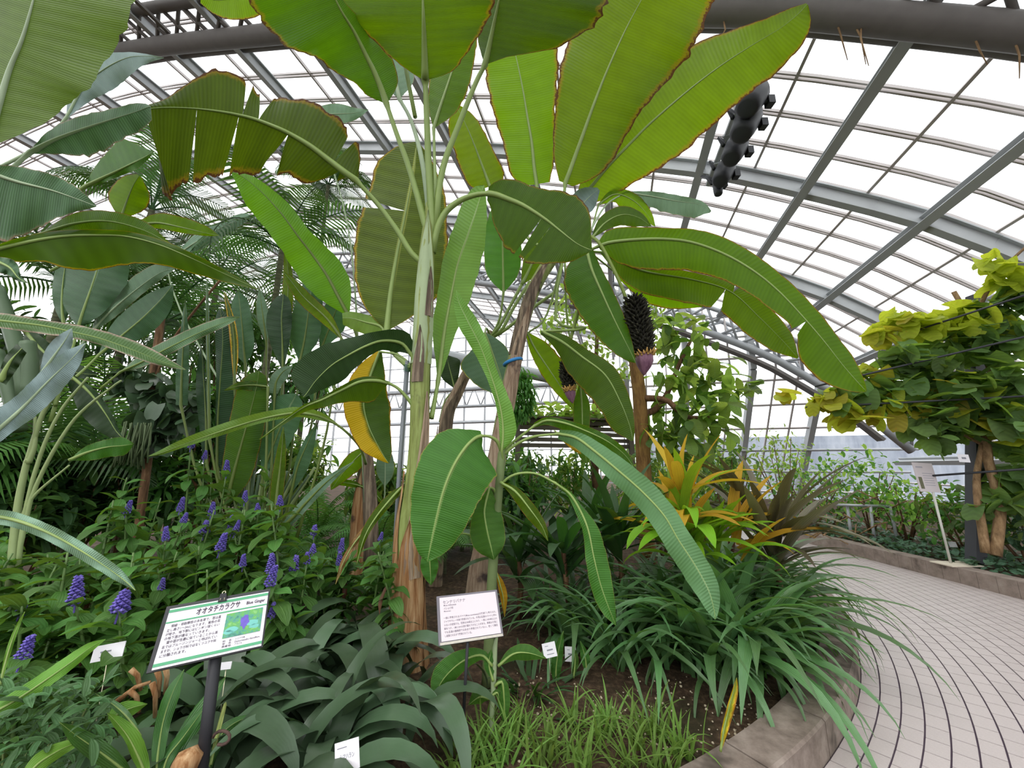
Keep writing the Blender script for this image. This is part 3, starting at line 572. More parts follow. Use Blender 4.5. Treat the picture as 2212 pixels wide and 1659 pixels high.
# flower stalk, fruit and buds
STALK = plain('flower_stalk', hexc('6f8038'), .6); FRUITD = ramp_mat('blackened_fruit', [(.3, hexc('14140f')), (.55, hexc('2c2b22')), (.8, hexc('56543f'))], nscale=30, bumpd=.01, rough=.75)
BUD = ramp_mat('purple_bud', [(.3, hexc('5a3a4c')), (.55, hexc('7d5a6c')), (.8, hexc('9c7d8a'))], scale=(6, 6, 1), nscale=4, bumpd=.004, rough=.55); BRACT = plain('bract_yellow', hexc('b08a4e'), .7)
def flower(root, path, top, bot, rad, bud_tip, lab):
    st = mk('flower_stalk', None)if False else None
    m = MB(); m.tube(spline3([at(*p) for p in path], 14), .017, 8); s = m.build('flower_stalk', STALK, root, True); s['label'] = lab
    A, B = at(*top), at(*bot); ax = B - A; L = ax.length; ax.normalize(); e = ax.orthogonal().normalized(); b = ax.cross(e)
    m = MB(); m.tube([A, A.lerp(B, .3), A.lerp(B, .7), B], [rad * .4, rad * .55, rad * .62, rad * .5], 10); rg = random.Random(5)
    rows = max(8, int(L / .022))
    for i in range(rows):
        p = A.lerp(B, (i + .5) / rows); rr = rad * (.62 + .38 * math.sin(math.pi * (.12 + .76 * (i + .5) / rows)))
        for k in range(13):
            a = 2 * math.pi * (k + .5 * (i % 2)) / 13 + rg.uniform(-.1, .1); d = e * math.cos(a) + b * math.sin(a)
            q = p + d * rr * .5; tip = p + d * rr * rg.uniform(.9, 1.18) + Vector((0, 0, .03 * rg.uniform(.4, 1.3)))
            m.tube([q, q.lerp(tip, .6), tip], [.011, .012, .003], 5)
    m.build('fruit_mass', FRUITD, s, True)
    m = MB()
    for i, zz in enumerate((0, .02, .035)):
        for k in range(9):
            a = 2 * math.pi * k / 9 + i; d = e * math.cos(a) + b * math.sin(a); q = B + ax * zz * .6
            m.tube([q, q + d * rad * .7 + ax * .01, q + d * rad * (.95 - .2 * i) - ax * .02], [.01, .012, .004], 5)
    m.build('bract_ring', BRACT, s, True)
    T = at(*bud_tip); D = T - B; m = MB(); m.tube([B + D * t for t in (0, .12, .35, .6, .85, 1)], [rad * k for k in (.4, .62, .66, .5, .22, .02)], 12); m.build('bud', BUD, s, True)
flower(B2, [(1245, 500, 3.8), (1290, 520, 3.6), (1322, 575, 3.5), (1345, 625, 3.45), (1358, 665, 3.45)], (1368, 645, 3.45), (1392, 762, 3.45), .125, (1391, 812, 3.45), 'flower stalk with blackened fruit and purple bud')
flower(B2, [(1245, 500, 3.8), (1265, 600, 3.75), (1236, 720, 3.7), (1222, 785, 3.7)], (1222, 785, 3.7), (1230, 838, 3.7), .08, (1237, 872, 3.7), 'second smaller flower bud hidden behind leaves')

# ---- third banana behind
B3 = empty('banana_plant', at(945, 1250, 4.7), 'slim tan banana stem leaning behind the tall banana', 'banana plant')
tk, TP, TR = stem(B3, [(940, 1280, 4.7, 14), (948, 1120, 4.7, 14), (963, 915, 4.7, 14), (985, 855, 4.7, 13), (1010, 803, 4.7, 11), (1050, 735, 4.7, 9), (1060, 715, 4.7, 6)], DRY2, n=12)
sheath(tk, TP, TR, .3, .8, -2.6, 0, DRYD, 1.15, seed=31); sheath(tk, TP, TR, .1, .6, -3.4, -1.5, DRY2, 1.2, seed=32)
leaf(B3, [(1072, 1745, 4.6, 5, 5), (1070, 1650, 4.6, 92, 85), (1068, 1520, 4.6, 112, 112), (1066, 1380, 4.6, 108, 102), (1060, 1250, 4.6, 62, 62), (1058, 1200, 4.6, 2, 2)], M_FRESH, [(1000, 2010, 4.7), (1050, 1900, 4.65)], Z2, (.02, .006))
leaf(B3, [(960, 470, 4.4, 10, 10), (985, 530, 4.38, 60, 110), (1010, 600, 4.35, 92, 205), (1060, 740, 4.3, 76, 150), (1085, 830, 4.3, 20, 50), (1090, 860, 4.3, 2, 2)], leaf_mat('leaf_slate', hexc('5a7860'), hexc('6f9050'), hexc('8a7a3a'), .015, 170, 3, .2, .3, rib=hexc('7f9a78')), [(1000, 500, 4.7), (970, 440, 4.55)], Z5, (.016, .005), .3, .2)
for q in ([(1180, 180), (1100, 330), (1040, 440)], [(1230, 160), (1130, 320), (1060, 450)], [(1400, 210), (1230, 330), (1080, 450)]):
    m = MB(); m.tube(spline3([at(700 + x / 2.765, 550 + y / 2.765, 4.6) for x, y in q] + [at(1052, 735, 4.7)], 10), .022, 7); m.build('petiole', RIB, B3, True)
leaf(B3, [(1180, 180, 4.6, 4, 4), (1230, 80, 4.6, 50, 60), (1290, -60, 4.6, 70, 70), (1330, -180, 4.6, 2, 2)], M_MID, [], Z5)
leaf(B3, [(780, 800, 4.7, 3, 3), (760, 720, 4.7, 60, 50), (740, 640, 4.7, 40, 70), (735, 600, 4.7, 2, 2)], M_DEEP, [(690, 1000, 4.72), (720, 880, 4.7)], Z5, (.012, .004))

# ---- front sucker with fresh leaves
B4 = empty('banana_sucker', at(1062, 1440, 2.75), 'young banana shoot with fresh arching leaves just behind the small right-hand sign', 'banana plant')
stem(B4, [(1052, 1480, 2.75, 11), (1058, 1350, 2.75, 10), (1066, 1200, 2.75, 10), (1076, 1080, 2.75, 9), (1083, 990, 2.75, 9), (1086, 965, 2.75, 6)], plain('young_stem', hexc('66754a'), .55, .3, 0, .3, 9), n=12)
leaf(B4, [(1330, 668, 2.64, 20, 30), (1290, 682, 2.62, 130, 60), (1230, 740, 2.58, 240, 165), (1160, 850, 2.52, 240, 202), (1100, 1000, 2.47, 220, 190), (1050, 1200, 2.44, 172, 152), (1020, 1340, 2.43, 100, 92), (1008, 1400, 2.43, 30, 40), (1003, 1420, 2.43, 2, 2)], M_FRESH, [(1452, 775, 2.75), (1420, 700, 2.7), (1375, 672, 2.67)], ZM, (.014, .004), .15, .25, .1, .015, 8, ny=60, nx=8, label='big fresh green leaf hanging in front of the trunk')
leaf(B4, [(1375, 975, 2.72, 6, 6), (1350, 1080, 2.7, 85, 45), (1345, 1140, 2.68, 102, 74), (1362, 1240, 2.66, 106, 106), (1385, 1335, 2.66, 82, 88), (1402, 1408, 2.66, 4, 4)], M_FRESH, [(1425, 1050, 2.75), (1405, 990, 2.74)], ZM, (.01, .003))
leaf(B4, [(1015, 1370, 2.8, 40, 40), (1020, 1440, 2.8, 50, 58), (1024, 1510, 2.8, 32, 40), (1026, 1560, 2.8, 2, 2)], M_FRESH, [(1400, 1300, 2.76), (1200, 1250, 2.8), (1060, 1300, 2.8)], ZM, (.008, .003))
leaf(B4, [(1207, 937, 2.62, 9, 11), (1245, 946, 2.55, 14, 20), (1285, 975, 2.46, 21, 20), (1330, 1012, 2.37, 26, 26), (1385, 1060, 2.26, 29, 29), (1434, 1113, 2.16, 27, 33), (1466, 1167, 2.1, 28, 32), (1502, 1222, 2.04, 28, 33), (1531, 1276, 2.0, 24, 28), (1543, 1320, 1.98, 10, 14), (1545, 1338, 1.97, 1, 1)], leaf_mat('leaf_silver_green', hexc('5f8a5c'), hexc('7aa850'), None, .02, 150, 3, .08, .3, rib=hexc('aac89c')), [(1084, 985, 2.75), (1112, 962, 2.72), (1150, 944, 2.68)], None, (.012, .003), -.2, .3, label='long pale leaf arching down towards the path')
leaf(B4, [(1260, 1020, 2.75, 15, 12), (1330, 990, 2.74, 20, 28), (1450, 1010, 2.72, 22, 44), (1580, 1060, 2.68, 30, 64), (1700, 1120, 2.65, 32, 64), (1800, 1200, 2.62, 22, 44), (1862, 1292, 2.6, 2, 2)], M_DARK, [(1065, 1190, 2.76), (1130, 1120, 2.76)], Z5, (.012, .003), -.2, .3)
leaf(B4, [(1770, 950, 2.6, 8, 8), (1850, 1010, 2.57, 14, 16), (1915, 1110, 2.54, 24, 30), (1965, 1230, 2.5, 60, 34), (2000, 1400, 2.46, 78, 50), (2040, 1560, 2.43, 70, 60), (2090, 1700, 2.4, 40, 50), (2130, 1800, 2.4, 2, 2)], M_FRESH, [(1425, 1050, 2.75), (1450, 955, 2.73), (1530, 898, 2.7), (1650, 893, 2.66)], ZM, (.01, .003))
leaf(B4, [(1440, 945, 2.7, 5, 5), (1530, 1000, 2.66, 26, 36), (1620, 1110, 2.62, 36, 46), (1690, 1210, 2.6, 26, 32), (1724, 1295, 2.58, 2, 2)], M_MID, [], ZM, (.008, .003))
leaf(B4, [(1062, 1172, 2.7, 5, 6), (1070, 1080, 2.7, 22, 72), (1065, 980, 2.7, 24, 76), (1040, 860, 2.7, 24, 62), (990, 700, 2.72, 32, 44), (930, 540, 2.74, 52, 52), (860, 400, 2.76, 62, 52), (805, 285, 2.78, 32, 32), (788, 212, 2.78, 2, 2)], M_PALE, [(1072, 1250, 2.75)], Z5, (.01, .003), .5, -.6, .2, .02, label='narrow half-rolled upright leaf')

# ---- slim banana stem further left
B5 = empty('banana_plant', at(772, 1230, 4.3), 'small brown banana stem among ferns left of the grey pole', 'banana plant')
tk, TP, TR = stem(B5, [(768, 1270, 4.3, 15), (772, 1150, 4.3, 13), (780, 1050, 4.3, 11), (790, 990, 4.3, 8), (798, 960, 4.3, 5)], DRYD, n=12)
sheath(tk, TP, TR, .1, .8, -3, 0, DRY, 1.15, seed=41)
leaf(B5, [(640, 745, 4.2, 20, 20), (570, 810, 4.15, 62, 48), (500, 890, 4.1, 46, 40), (450, 960, 4.05, 20, 20), (428, 990, 4.05, 2, 2)], M_LIME, [(660, 830, 4.3)], ZM, (.01, .003))
leaf(B5, [(750, 970, 4.4, 2, 2), (752, 900, 4.4, 48, 48), (752, 820, 4.4, 52, 52), (750, 750, 4.4, 30, 30), (750, 720, 4.4, 2, 2)], M_GREY, [(700, 1150, 4.32), (745, 1050, 4.38)], ZM, (.01, .003), rib=RIBG)
leaf(B5, [(640, 980, 4.25, 3, 3), (560, 955, 4.2, 20, 20), (440, 940, 4.15, 16, 16), (360, 940, 4.1, 2, 2)], M_MID, [(655, 900, 4.3)], ZM, (.008, .003))
leaf(B5, [(660, 960, 4.2, 3, 3), (700, 1020, 4.1, 25, 25), (750, 1080, 4.0, 2, 2)], M_MID, [(655, 900, 4.3)], ZM, (.008, .003))
# ================================================================== LEAFY PLANTS ON THE LEFT
Z4, Z8 = (0, 550), (0, 1059)
M_STRIPE = leaf_mat('leaf_striped_grey', hexc('5f8262'), hexc('76a05a'), hexc('9a8068'), .04, 110, 6, .34, .3, rough=.5, ycol=hexc('909a7c'))
M_SLATE = leaf_mat('leaf_slate_shaded', hexc('46684a'), hexc('5f8a44'), None, .02, 150, 4, .22, .3, rib=hexc('8aa583'))  # green darkened for the shade the left-hand plants stand in
M_SLATED = leaf_mat('leaf_slate_deep_shade', hexc('2f4a30'), hexc('3f6a28'), None, .02, 150, 4, .24, .25, rib=hexc('7d9a5a'))  # darker copy of the slate leaf, deeper shade put into its colour
PET = plain('petiole_pale', hexc('8f9f6c'), .5, .35, 0, .15, 9); PETD = plain('petiole_dark', hexc('4f6348'), .5, .35, 0, .15, 9)
# ---- overhanging banana whose trunk stands out of frame
B6 = empty('banana_plant', (-3.9, 2.15, .1), 'banana plant overhanging the top left corner with pale broad leaves', 'banana plant')
m = MB(); m.tube(spline3([(-3.9, 2.15, .1), (-3.85, 2.15, 1.2), (-3.7, 2.1, 2.3)], 12), [.16 - .006 * i for i in range(13)], 14); m.build('trunk', STEMG, B6, True)
leaf(B6, [(-70, 860, 1.85, 30, 30), (-40, 760, 1.85, 160, 160), (0, 620, 1.83, 240, 320), (60, 420, 1.8, 260, 440), (130, 250, 1.76, 280, 500), (180, 80, 1.72, 300, 560), (230, -120, 1.68, 300, 580), (270, -300, 1.65, 280, 560)], leaf_mat('leaf_pale_under', hexc('6a8440'), hexc('7aa024'), None, .02, 190, 5, .2, .45), [(-700, 1500, 1.95), (-250, 1250, 1.9)], Z1, (.02, .01), .1, .15, .05, .015, nx=8, rib=RIBG, label='broad pale leaf filling the corner')
leaf(B6, [(150, 275, 1.98, 30, 30), (215, 200, 1.98, 150, 170), (290, 60, 1.95, 230, 330), (350, -80, 1.92, 280, 360), (420, -260, 1.88, 280, 360)], M_MID, [(-300, 900, 1.98), (0, 500, 1.98)], Z1, (.014, .006))
leaf(B6, [(400, 700, 2.6, 6, 6), (500, 520, 2.6, 90, 100), (620, 415, 2.58, 95, 130), (760, 345, 2.55, 35, 100), (880, 335, 2.53, 12, 45), (978, 346, 2.5, 2, 2)], M_BLUE, [(0, 1000, 2.5), (250, 860, 2.58)], Z1, (.012, .004), rib=RIBG)
leaf(B6, [(180, 910, 2.1, 10, 10), (330, 835, 2.12, 70, 95), (500, 770, 2.15, 80, 165), (680, 710, 2.18, 62, 135), (820, 665, 2.2, 52, 110), (885, 640, 2.2, 20, 70), (900, 635, 2.2, 2, 2)], M_STRIPE, [(-250, 1200, 1.95), (0, 1060, 2.0)], Z1, (.016, .005), rough=.08, rib=RIBG)
leaf(B6, [(-150, 1000, 1.9, 30, 200), (-60, 1030, 1.9, 50, 390), (100, 1085, 1.92, 92, 370), (300, 1135, 1.95, 92, 230), (450, 1185, 1.97, 62, 100), (575, 1232, 1.98, 4, 4)], M_STRIPE, [(-500, 1100, 1.92)], Z1, (.016, .005), -.3, .3, rough=.06, rib=RIBG, label='grey green leaf with parallel stripes and brown hem')
E_MAT = leaf_mat('leaf_yellow_veined', hexc('40581a'), hexc('628508'), hexc('7a5a14'), .03, 26, 2.5, .18, .48)
leaf(B6, [(-60, 1500, 2.0, 20, 60), (80, 1465, 2.02, 34, 100), (250, 1430, 2.06, 40, 140), (400, 1410, 2.1, 36, 200), (560, 1405, 2.14, 34, 210), (750, 1412, 2.18, 32, 175), (950, 1462, 2.23, 32, 120), (1150, 1545, 2.28, 28, 85), (1330, 1630, 2.33, 22, 50), (1545, 1730, 2.4, 2, 2)], E_MAT, [(-500, 1560, 1.95)], Z1, (.012, .004), -.3, .3, label='long drooping leaf with yellow veins')
leaf(B6, [(240, 1400, 2.2, 5, 5), (450, 1335, 2.22, 62, 42), (650, 1322, 2.25, 62, 62), (850, 1372, 2.28, 52, 52), (1012, 1452, 2.3, 2, 2)], M_MID, [(-200, 1550, 2.05)], Z1, (.01, .004))
leaf(B6, [(720, 1310, 2.8, 5, 5), (755, 1210, 2.8, 120, 120), (795, 1110, 2.8, 95, 112), (832, 1050, 2.8, 20, 20)], M_LIME, [(300, 1620, 2.6), (600, 1450, 2.75)], Z1, (.01, .004))
leaf(B6, [(850, 1340, 2.7, 30, 30), (950, 1332, 2.7, 62, 34), (1100, 1362, 2.7, 62, 32), (1230, 1392, 2.7, 40, 18), (1308, 1407, 2.7, 2, 2)], M_LIME, [(500, 1480, 2.6)], Z1, (.01, .004))
leaf(B6, [(515, 1112, 2.6, 10, 10), (600, 1070, 2.6, 80, 26), (700, 1022, 2.62, 130, 34), (800, 972, 2.65, 160, 42), (880, 930, 2.7, 60, 20), (920, 905, 2.7, 2, 2)], M_FRESH, [(0, 1420, 2.4), (300, 1240, 2.5)], Z1, (.016, .005))
leaf(B6, [(-20, 1560, 1.9, 30, 60), (60, 1600, 1.9, 50, 50), (110, 1660, 1.9, 20, 20), (165, 1690, 1.9, 2, 2)], M_STRIPE, [(-200, 1500, 1.9)], Z1, (.008, .004))
# ---- slender clump with grey leaves, far left
B7 = empty('heliconia_clump', at(25, 1330, 2.6), 'slender clump with pale stems and grey green paddle leaves at far left', 'heliconia')
for q, r in (([(20, 1330), (35, 1120), (55, 1010), (62, 990)], .034), ([(30, 1330), (50, 1130), (85, 990), (130, 890), (190, 815)], .015), ([(30, 1330), (60, 1100), (150, 920), (250, 830), (262, 822)], .014), ([(62, 1000), (75, 960), (76, 900)], .018), ([(40, 1130), (75, 1070), (150, 1005)], .012), ([(55, 1010), (90, 900), (120, 850), (150, 800)], .018)):
    m = MB(); r *= .85; P = spline3([at(x, y, 2.6 - .0002 * (1330 - y)) for x, y in q], 16); m.tube(P, [r * (1 - .5 * i / 16) for i in range(17)], 8); m.build('stalk', PET, B7, True)
for q in ([(-10, 620), (20, 700), (45, 790), (55, 860)], [(-10, 760), (20, 840), (40, 930)], [(60, 740), (65, 790), (62, 850)]):
    m = MB(); m.tube(spline3([at(x, y, 2.45) for x, y in q], 10), .04, 8); m.build('stalk', PETD, B7, True)
leaf(B7, [(468, 435, 2.75, 5, 5), (500, 330, 2.75, 130, 105), (545, 200, 2.78, 160, 162), (582, 90, 2.8, 192, 192), (620, -30, 2.82, 140, 140), (640, -110, 2.82, 2, 2)], M_SLATE, [(300, 1000, 2.6), (420, 600, 2.7)], Z4, (.012, .004), .1, .1, label='upright slate green paddle leaf')
leaf(B7, [(380, 420, 2.85, 5, 5), (370, 300, 2.85, 50, 60), (375, 180, 2.85, 60, 60), (390, 60, 2.85, 50, 50), (400, -20, 2.85, 2, 2)], M_SLATE, [(330, 900, 2.6), (370, 600, 2.8)], Z4, (.012, .004))
leaf(B7, [(540, 470, 2.8, 5, 5), (650, 350, 2.82, 52, 42), (800, 220, 2.85, 72, 45), (950, 112, 2.88, 60, 36), (1055, 78, 2.9, 2, 2)], M_GREY, [(400, 700, 2.65), (470, 560, 2.75)], Z4, (.01, .004), rib=RIBG)
leaf(B7, [(590, 600, 2.7, 5, 5), (720, 490, 2.72, 88, 62), (850, 380, 2.75, 100, 100), (960, 270, 2.78, 72, 82), (1035, 178, 2.8, 2, 2)], M_SLATE, [(430, 750, 2.6), (510, 680, 2.65)], Z4, (.01, .004), rough=.02, label='dark slate leaf with pale edge')
leaf(B7, [(-60, 392, 1.9, 20, 40), (0, 396, 1.92, 48, 42), (250, 425, 2.0, 36, 48), (420, 460, 2.06, 46, 36), (600, 502, 2.12, 50, 36), (800, 572, 2.18, 54, 40), (950, 632, 2.24, 40, 30), (1108, 687, 2.3, 2, 2)], M_PINK, [(-400, 420, 1.85)], Z4, (.008, .003), .8, -.7, label='long leaf with dry pinkish margin')
leaf(B7, [(720, 700, 2.5, 2, 2), (850, 640, 2.5, 42, 30), (1000, 560, 2.52, 48, 36), (1200, 462, 2.55, 42, 32), (1350, 402, 2.58, 32, 22), (1432, 372, 2.6, 2, 2)], leaf_mat('leaf_grey_edge', hexc('648a64'), hexc('7fa85e'), hexc('b08f80'), .06, 130, 3, .12, .3, ycol=hexc('98a083')), [(600, 800, 2.5)], Z4, (.008, .003))
leaf(B7, [(-60, 1090, 1.75, 60, 60), (60, 985, 1.76, 92, 70), (150, 900, 1.78, 78, 90), (300, 745, 1.8, 72, 96), (430, 620, 1.82, 58, 62), (512, 528, 1.84, 2, 2)], M_BLUE, [(-300, 1300, 1.75)], Z4, (.01, .004), -.4, .3, rib=RIBG, label='silvery folded leaf')
leaf(B7, [(235, 730, 2.0, 5, 5), (320, 610, 2.0, 62, 62), (390, 510, 2.0, 50, 50), (430, 440, 2.0, 2, 2)], M_BLUE, [(100, 950, 1.9)], Z4, (.01, .004), rib=RIBG)
leaf(B7, [(420, 720, 2.6, 12, 40), (540, 830, 2.6, 34, 112), (630, 950, 2.6, 34, 112), (690, 1050, 2.6, 22, 62), (732, 1095, 2.6, 2, 2)], M_DEEP, [(300, 640, 2.6)], Z4, (.012, .004))
leaf(B7, [(160, 470, 2.7, 40, 40), (240, 560, 2.7, 60, 90), (330, 640, 2.7, 70, 60), (440, 700, 2.7, 60, 40), (580, 720, 2.7, 10, 10)], M_DEEP, [(60, 400, 2.6)], Z4, (.012, .004))
leaf(B7, [(415, 1228, 2.3, 2, 2), (520, 1182, 2.32, 36, 50), (640, 1150, 2.35, 46, 60), (740, 1140, 2.38, 50, 56), (800, 1130, 2.4, 2, 2)], M_FRESH, [], Z4, (.008, .003))
leaf(B7, [(-60, 150, 1.35, 40, 50), (60, 170, 1.33, 46, 46), (200, 215, 1.3, 46, 46), (350, 283, 1.27, 46, 48), (550, 402, 1.24, 46, 46), (700, 505, 1.22, 40, 36), (780, 570, 1.21, 16, 14), (808, 598, 1.2, 2, 2)], leaf_mat('leaf_powder_green', hexc('82a288'), hexc('8fb37c'), None, .02, 160, 3, .08, .3), [(-400, 130, 1.45)], Z8, (.006, .003), -.3, .3, label='pale strap leaf crossing the lower left')
leaf(B7, [(0, 760, 1.8, 20, 40), (60, 640, 1.8, 40, 60), (130, 560, 1.82, 40, 40)], M_DEEP, [], Z4, (.01, .004))
# ---- tall dark paddles in the middle distance (bird-of-paradise clump)
B8 = empty('bird_of_paradise_clump', at(560, 1150, 3.9), 'dense clump of tall dark upright paddle leaves left of the tall banana', 'plant clump')
S8 = [([(1235, 1260, 20, 6), (1228, 950, 46, 10), (1216, 750, 46, 10), (1205, 555, 10, 2)], M_SLATED, 3.7), ([(1295, 1260, 10, 40), (1300, 1000, 14, 92), (1315, 750, 24, 86), (1330, 520, 44, 62), (1322, 370, 34, 32), (1312, 318, 2, 2)], M_SLATED, 3.8),
      ([(1400, 770, 5, 5), (1402, 600, 22, 22), (1390, 430, 26, 22), (1340, 225, 4, 6)], leaf_mat('leaf_orange_hem', hexc('4a5a28'), hexc('6f7a20'), hexc('a8762e'), .2, 120, 3, .2, .3), 3.75), ([(1465, 655, 5, 5), (1456, 560, 62, 62), (1445, 420, 62, 62), (1430, 280, 44, 50), (1420, 215, 2, 2)], M_SLATE, 4.0),
      ([(1592, 525, 5, 5), (1575, 400, 36, 36), (1560, 290, 30, 30), (1550, 200, 2, 2)], M_GREY, 4.1), ([(1690, 690, 5, 5), (1686, 520, 74, 44), (1682, 380, 92, 62), (1690, 270, 52, 42), (1692, 235, 2, 2)], M_SLATED, 3.9),
      ([(1790, 640, 5, 5), (1820, 500, 92, 82), (1842, 350, 92, 82), (1860, 200, 62, 62), (1868, 120, 2, 2)], M_SLATE, 4.0), ([(1915, 570, 5, 5), (1970, 430, 72, 82), (2012, 320, 72, 72), (2065, 210, 24, 24), (2090, 160, 2, 2)], M_SLATE, 4.1),
      ([(1350, 1500, 16, 16), (1390, 1330, 70, 100), (1430, 1180, 92, 112), (1490, 960, 112, 102), (1530, 800, 110, 72), (1545, 715, 50, 44), (1548, 695, 3, 3)], M_DARK, 3.6), ([(1568, 1310, 8, 8), (1640, 1120, 92, 82), (1720, 930, 112, 92), (1760, 855, 50, 50), (1772, 830, 2, 2)], M_SLATE, 3.7),
      ([(1648, 1560, 40, 40), (1655, 1430, 42, 38), (1670, 1300, 42, 36), (1685, 1150, 26, 22), (1693, 1030, 2, 2)], M_MID, 3.4), ([(1740, 1420, 6, 6), (1780, 1260, 22, 62), (1840, 1120, 26, 42), (1893, 1005, 2, 2)], M_SLATE, 3.6),
      ([(1640, 830, 30, 20), (1650, 760, 44, 40), (1690, 700, 30, 44), (1750, 665, 2, 2)], M_GREY, 3.7), ([(1600, 790, 12, 12), (1520, 780, 34, 24), (1430, 785, 22, 24), (1340, 810, 2, 2)], M_MID, 3.6),
      ([(1680, 1640, 20, 20), (1760, 1560, 30, 30), (1830, 1480, 32, 32), (1960, 1350, 26, 26), (2115, 1235, 2, 2)], M_GREY, 3.4), ([(1080, 900, 30, 42), (1086, 700, 36, 42), (1096, 500, 24, 32), (1106, 270, 3, 3)], M_SLATE, 3.6), ([(1250, 1100, 10, 10), (1244, 700, 12, 12), (1238, 300, 10, 10), (1235, 150, 2, 2)], M_GREY, 3.5),
      ([(1700, 600, 8, 8), (1715, 350, 34, 30), (1722, 120, 30, 26), (1700, -80, 4, 4)], M_MID, 4.0), ([(1360, 1500, 10, 14), (1340, 1250, 30, 40), (1345, 1000, 30, 30), (1350, 850, 3, 3)], M_SLATED, 3.9), ([(2040, 500, 6, 6), (1950, 380, 40, 34), (1820, 260, 44, 40), (1740, 160, 30, 24), (1690, 100, 2, 2)], M_LIME, 3.5)]
base8 = at(560, 1180, 3.9)
for st, mt, Y in S8:
    s = [(x, y, Y, a, b) for x, y, a, b in st]; bx, by = s[0][0], s[0][1]
    leaf(B8, s, mt, [(bx * .45 + 1550 * .55, 1700, Y), (bx * .8 + 1550 * .2, (by + 1700) / 2, Y)] if by < 1500 else [], Z4, (.014, .005), .15, .15, .06, .015, rib=RIBD)
for k in range(16):
    x = 470 + k * 12; m = MB(); m.tube(spline3([at(555 + k, 1235, 3.8), at((x + 555) / 2 + 4, 1130, 3.75), at(x + 30, 1010 + 8 * (k % 3), 3.7)], 8), [.022, .021, .02, .019, .018, .017, .016, .015, .014], 7); m.build('stalk', PETD if k % 3 else PET, B8, True)
# ---- lime blade leaning left across the sky, and a small leaf behind
B9 = empty('banana_plant', at(790, 1200, 3.9), 'banana plant behind with one long lime blade leaning up to the left', 'banana plant')
leaf(B9, [(2082, 1885, 3.7, 6, 6), (2015, 1760, 3.7, 92, 92), (1950, 1640, 3.68, 142, 112), (1865, 1520, 3.65, 142, 92), (1780, 1410, 3.6, 130, 74), (1680, 1275, 3.55, 130, 72), (1560, 1145, 3.5, 120, 52), (1450, 1055, 3.46, 64, 30), (1372, 1020, 3.44, 2, 2)], leaf_mat('leaf_bright_lime', hexc('558a24'), hexc('86c41a'), None, .03, 150, 4, .1, .55), [(2190, 3000, 3.9), (2170, 2400, 3.85), (2140, 2050, 3.75)], Z1, (.02, .006), .15, .3, .1, .03, rib=RIBD, label='bright lime blade leaning left')
leaf(B9, [(1840, 692, 3.9, 20, 20), (1920, 684, 3.9, 52, 52), (2020, 680, 3.9, 62, 62), (2120, 674, 3.9, 32, 42), (2200, 655, 3.9, 2, 2)], M_GREY, [(2180, 3000, 3.9), (2100, 1500, 4.1), (1950, 900, 4.0), (1860, 720, 3.95)], Z1, (.012, .004), -.3, .3, rib=RIBG)
leaf(B9, [(1055, 1525, 4.2, 5, 5), (1180, 1440, 4.2, 42, 52), (1320, 1362, 4.2, 36, 52), (1450, 1302, 4.2, 30, 30), (1498, 1284, 4.2, 2, 2)], M_GREY, [(1500, 2600, 4.1), (1100, 1900, 4.2), (1000, 1600, 4.2)], Z1, (.012, .004), rib=RIBG)
leaf(B9, [(1990, 1000, 3.1, 10, 10), (1900, 962, 3.05, 26, 26), (1780, 946, 3.0, 24, 36), (1650, 962, 2.92, 24, 36), (1500, 998, 2.84, 24, 40), (1300, 1062, 2.74, 24, 40), (1100, 1132, 2.66, 18, 32), (960, 1186, 2.6, 10, 18), (888, 1204, 2.56, 2, 2)], M_PALE, [(2185, 1250, 3.6), (2150, 1150, 3.4), (2070, 1060, 3.2)], Z4, (.014, .004), .3, -.4, label='pale strap leaf arching far to the left')
m = MB(); m.tube(spline3([at(800, 1250, 3.9), at(802, 1100, 3.9), at(792, 960, 3.9), at(775, 760, 3.8)], 12), [.07 - .004 * i for i in range(13)], 10); m.build('trunk', DRYD, B9, True)
# ================================================================== UNDERGROWTH KIT
def strip(L, W, e0, droop, p=1.3, prof=None, fold=.25, seg=10, wavy=0, ph=0, cols=1):
    """arching leaf from the origin along +X, edges along Y"""
    prof = prof or (lambda t: min(1, t * 5 + .25) * (1 - t ** 3) ** .8)
    V = []; U = []; x = z = 0; ds = L / seg
    for i in range(seg + 1):
        t = i / seg; a = e0 - droop * t ** p
        if i: x += math.cos(a) * ds; z += math.sin(a) * ds
        w = W / 2 * max(.02, prof(t)); nxv, nzv = -math.sin(a), math.cos(a)
        for j in range(-cols, cols + 1):
            f = j / cols; h = fold * w * abs(f) + wavy * w * math.sin(t * 11 + ph + j) * abs(f)
            V.append((x + nxv * h, w * f, z + nzv * h)); U.append((.5 + f / 2, t))
    n = 2 * cols + 1
    Fs = [(i * n + j, i * n + j + 1, (i + 1) * n + j + 1, (i + 1) * n + j) for i in range(seg) for j in range(n - 1)]
    return V, Fs, U
LANCE = lambda t: math.sin(math.pi * min(1, t * .92 + .08)) ** .75
OVAL = lambda t: math.sin(math.pi * (t * .96 + .03)) ** .6
def pool(name, mat, n, L, W, e0, dr, prof=None, fold=.25, seg=10, wavy=0, p=1.3, seed=1, cols=1):
    rg = random.Random(seed); out = []
    for k in range(n):
        V, Fs, U = strip(rg.uniform(*L), rg.uniform(*W), math.radians(rg.uniform(*e0)), math.radians(rg.uniform(*dr)), p, prof, fold, seg, wavy, k, cols)
        out.append(mesh(name, V, Fs, mat, U))
    return out
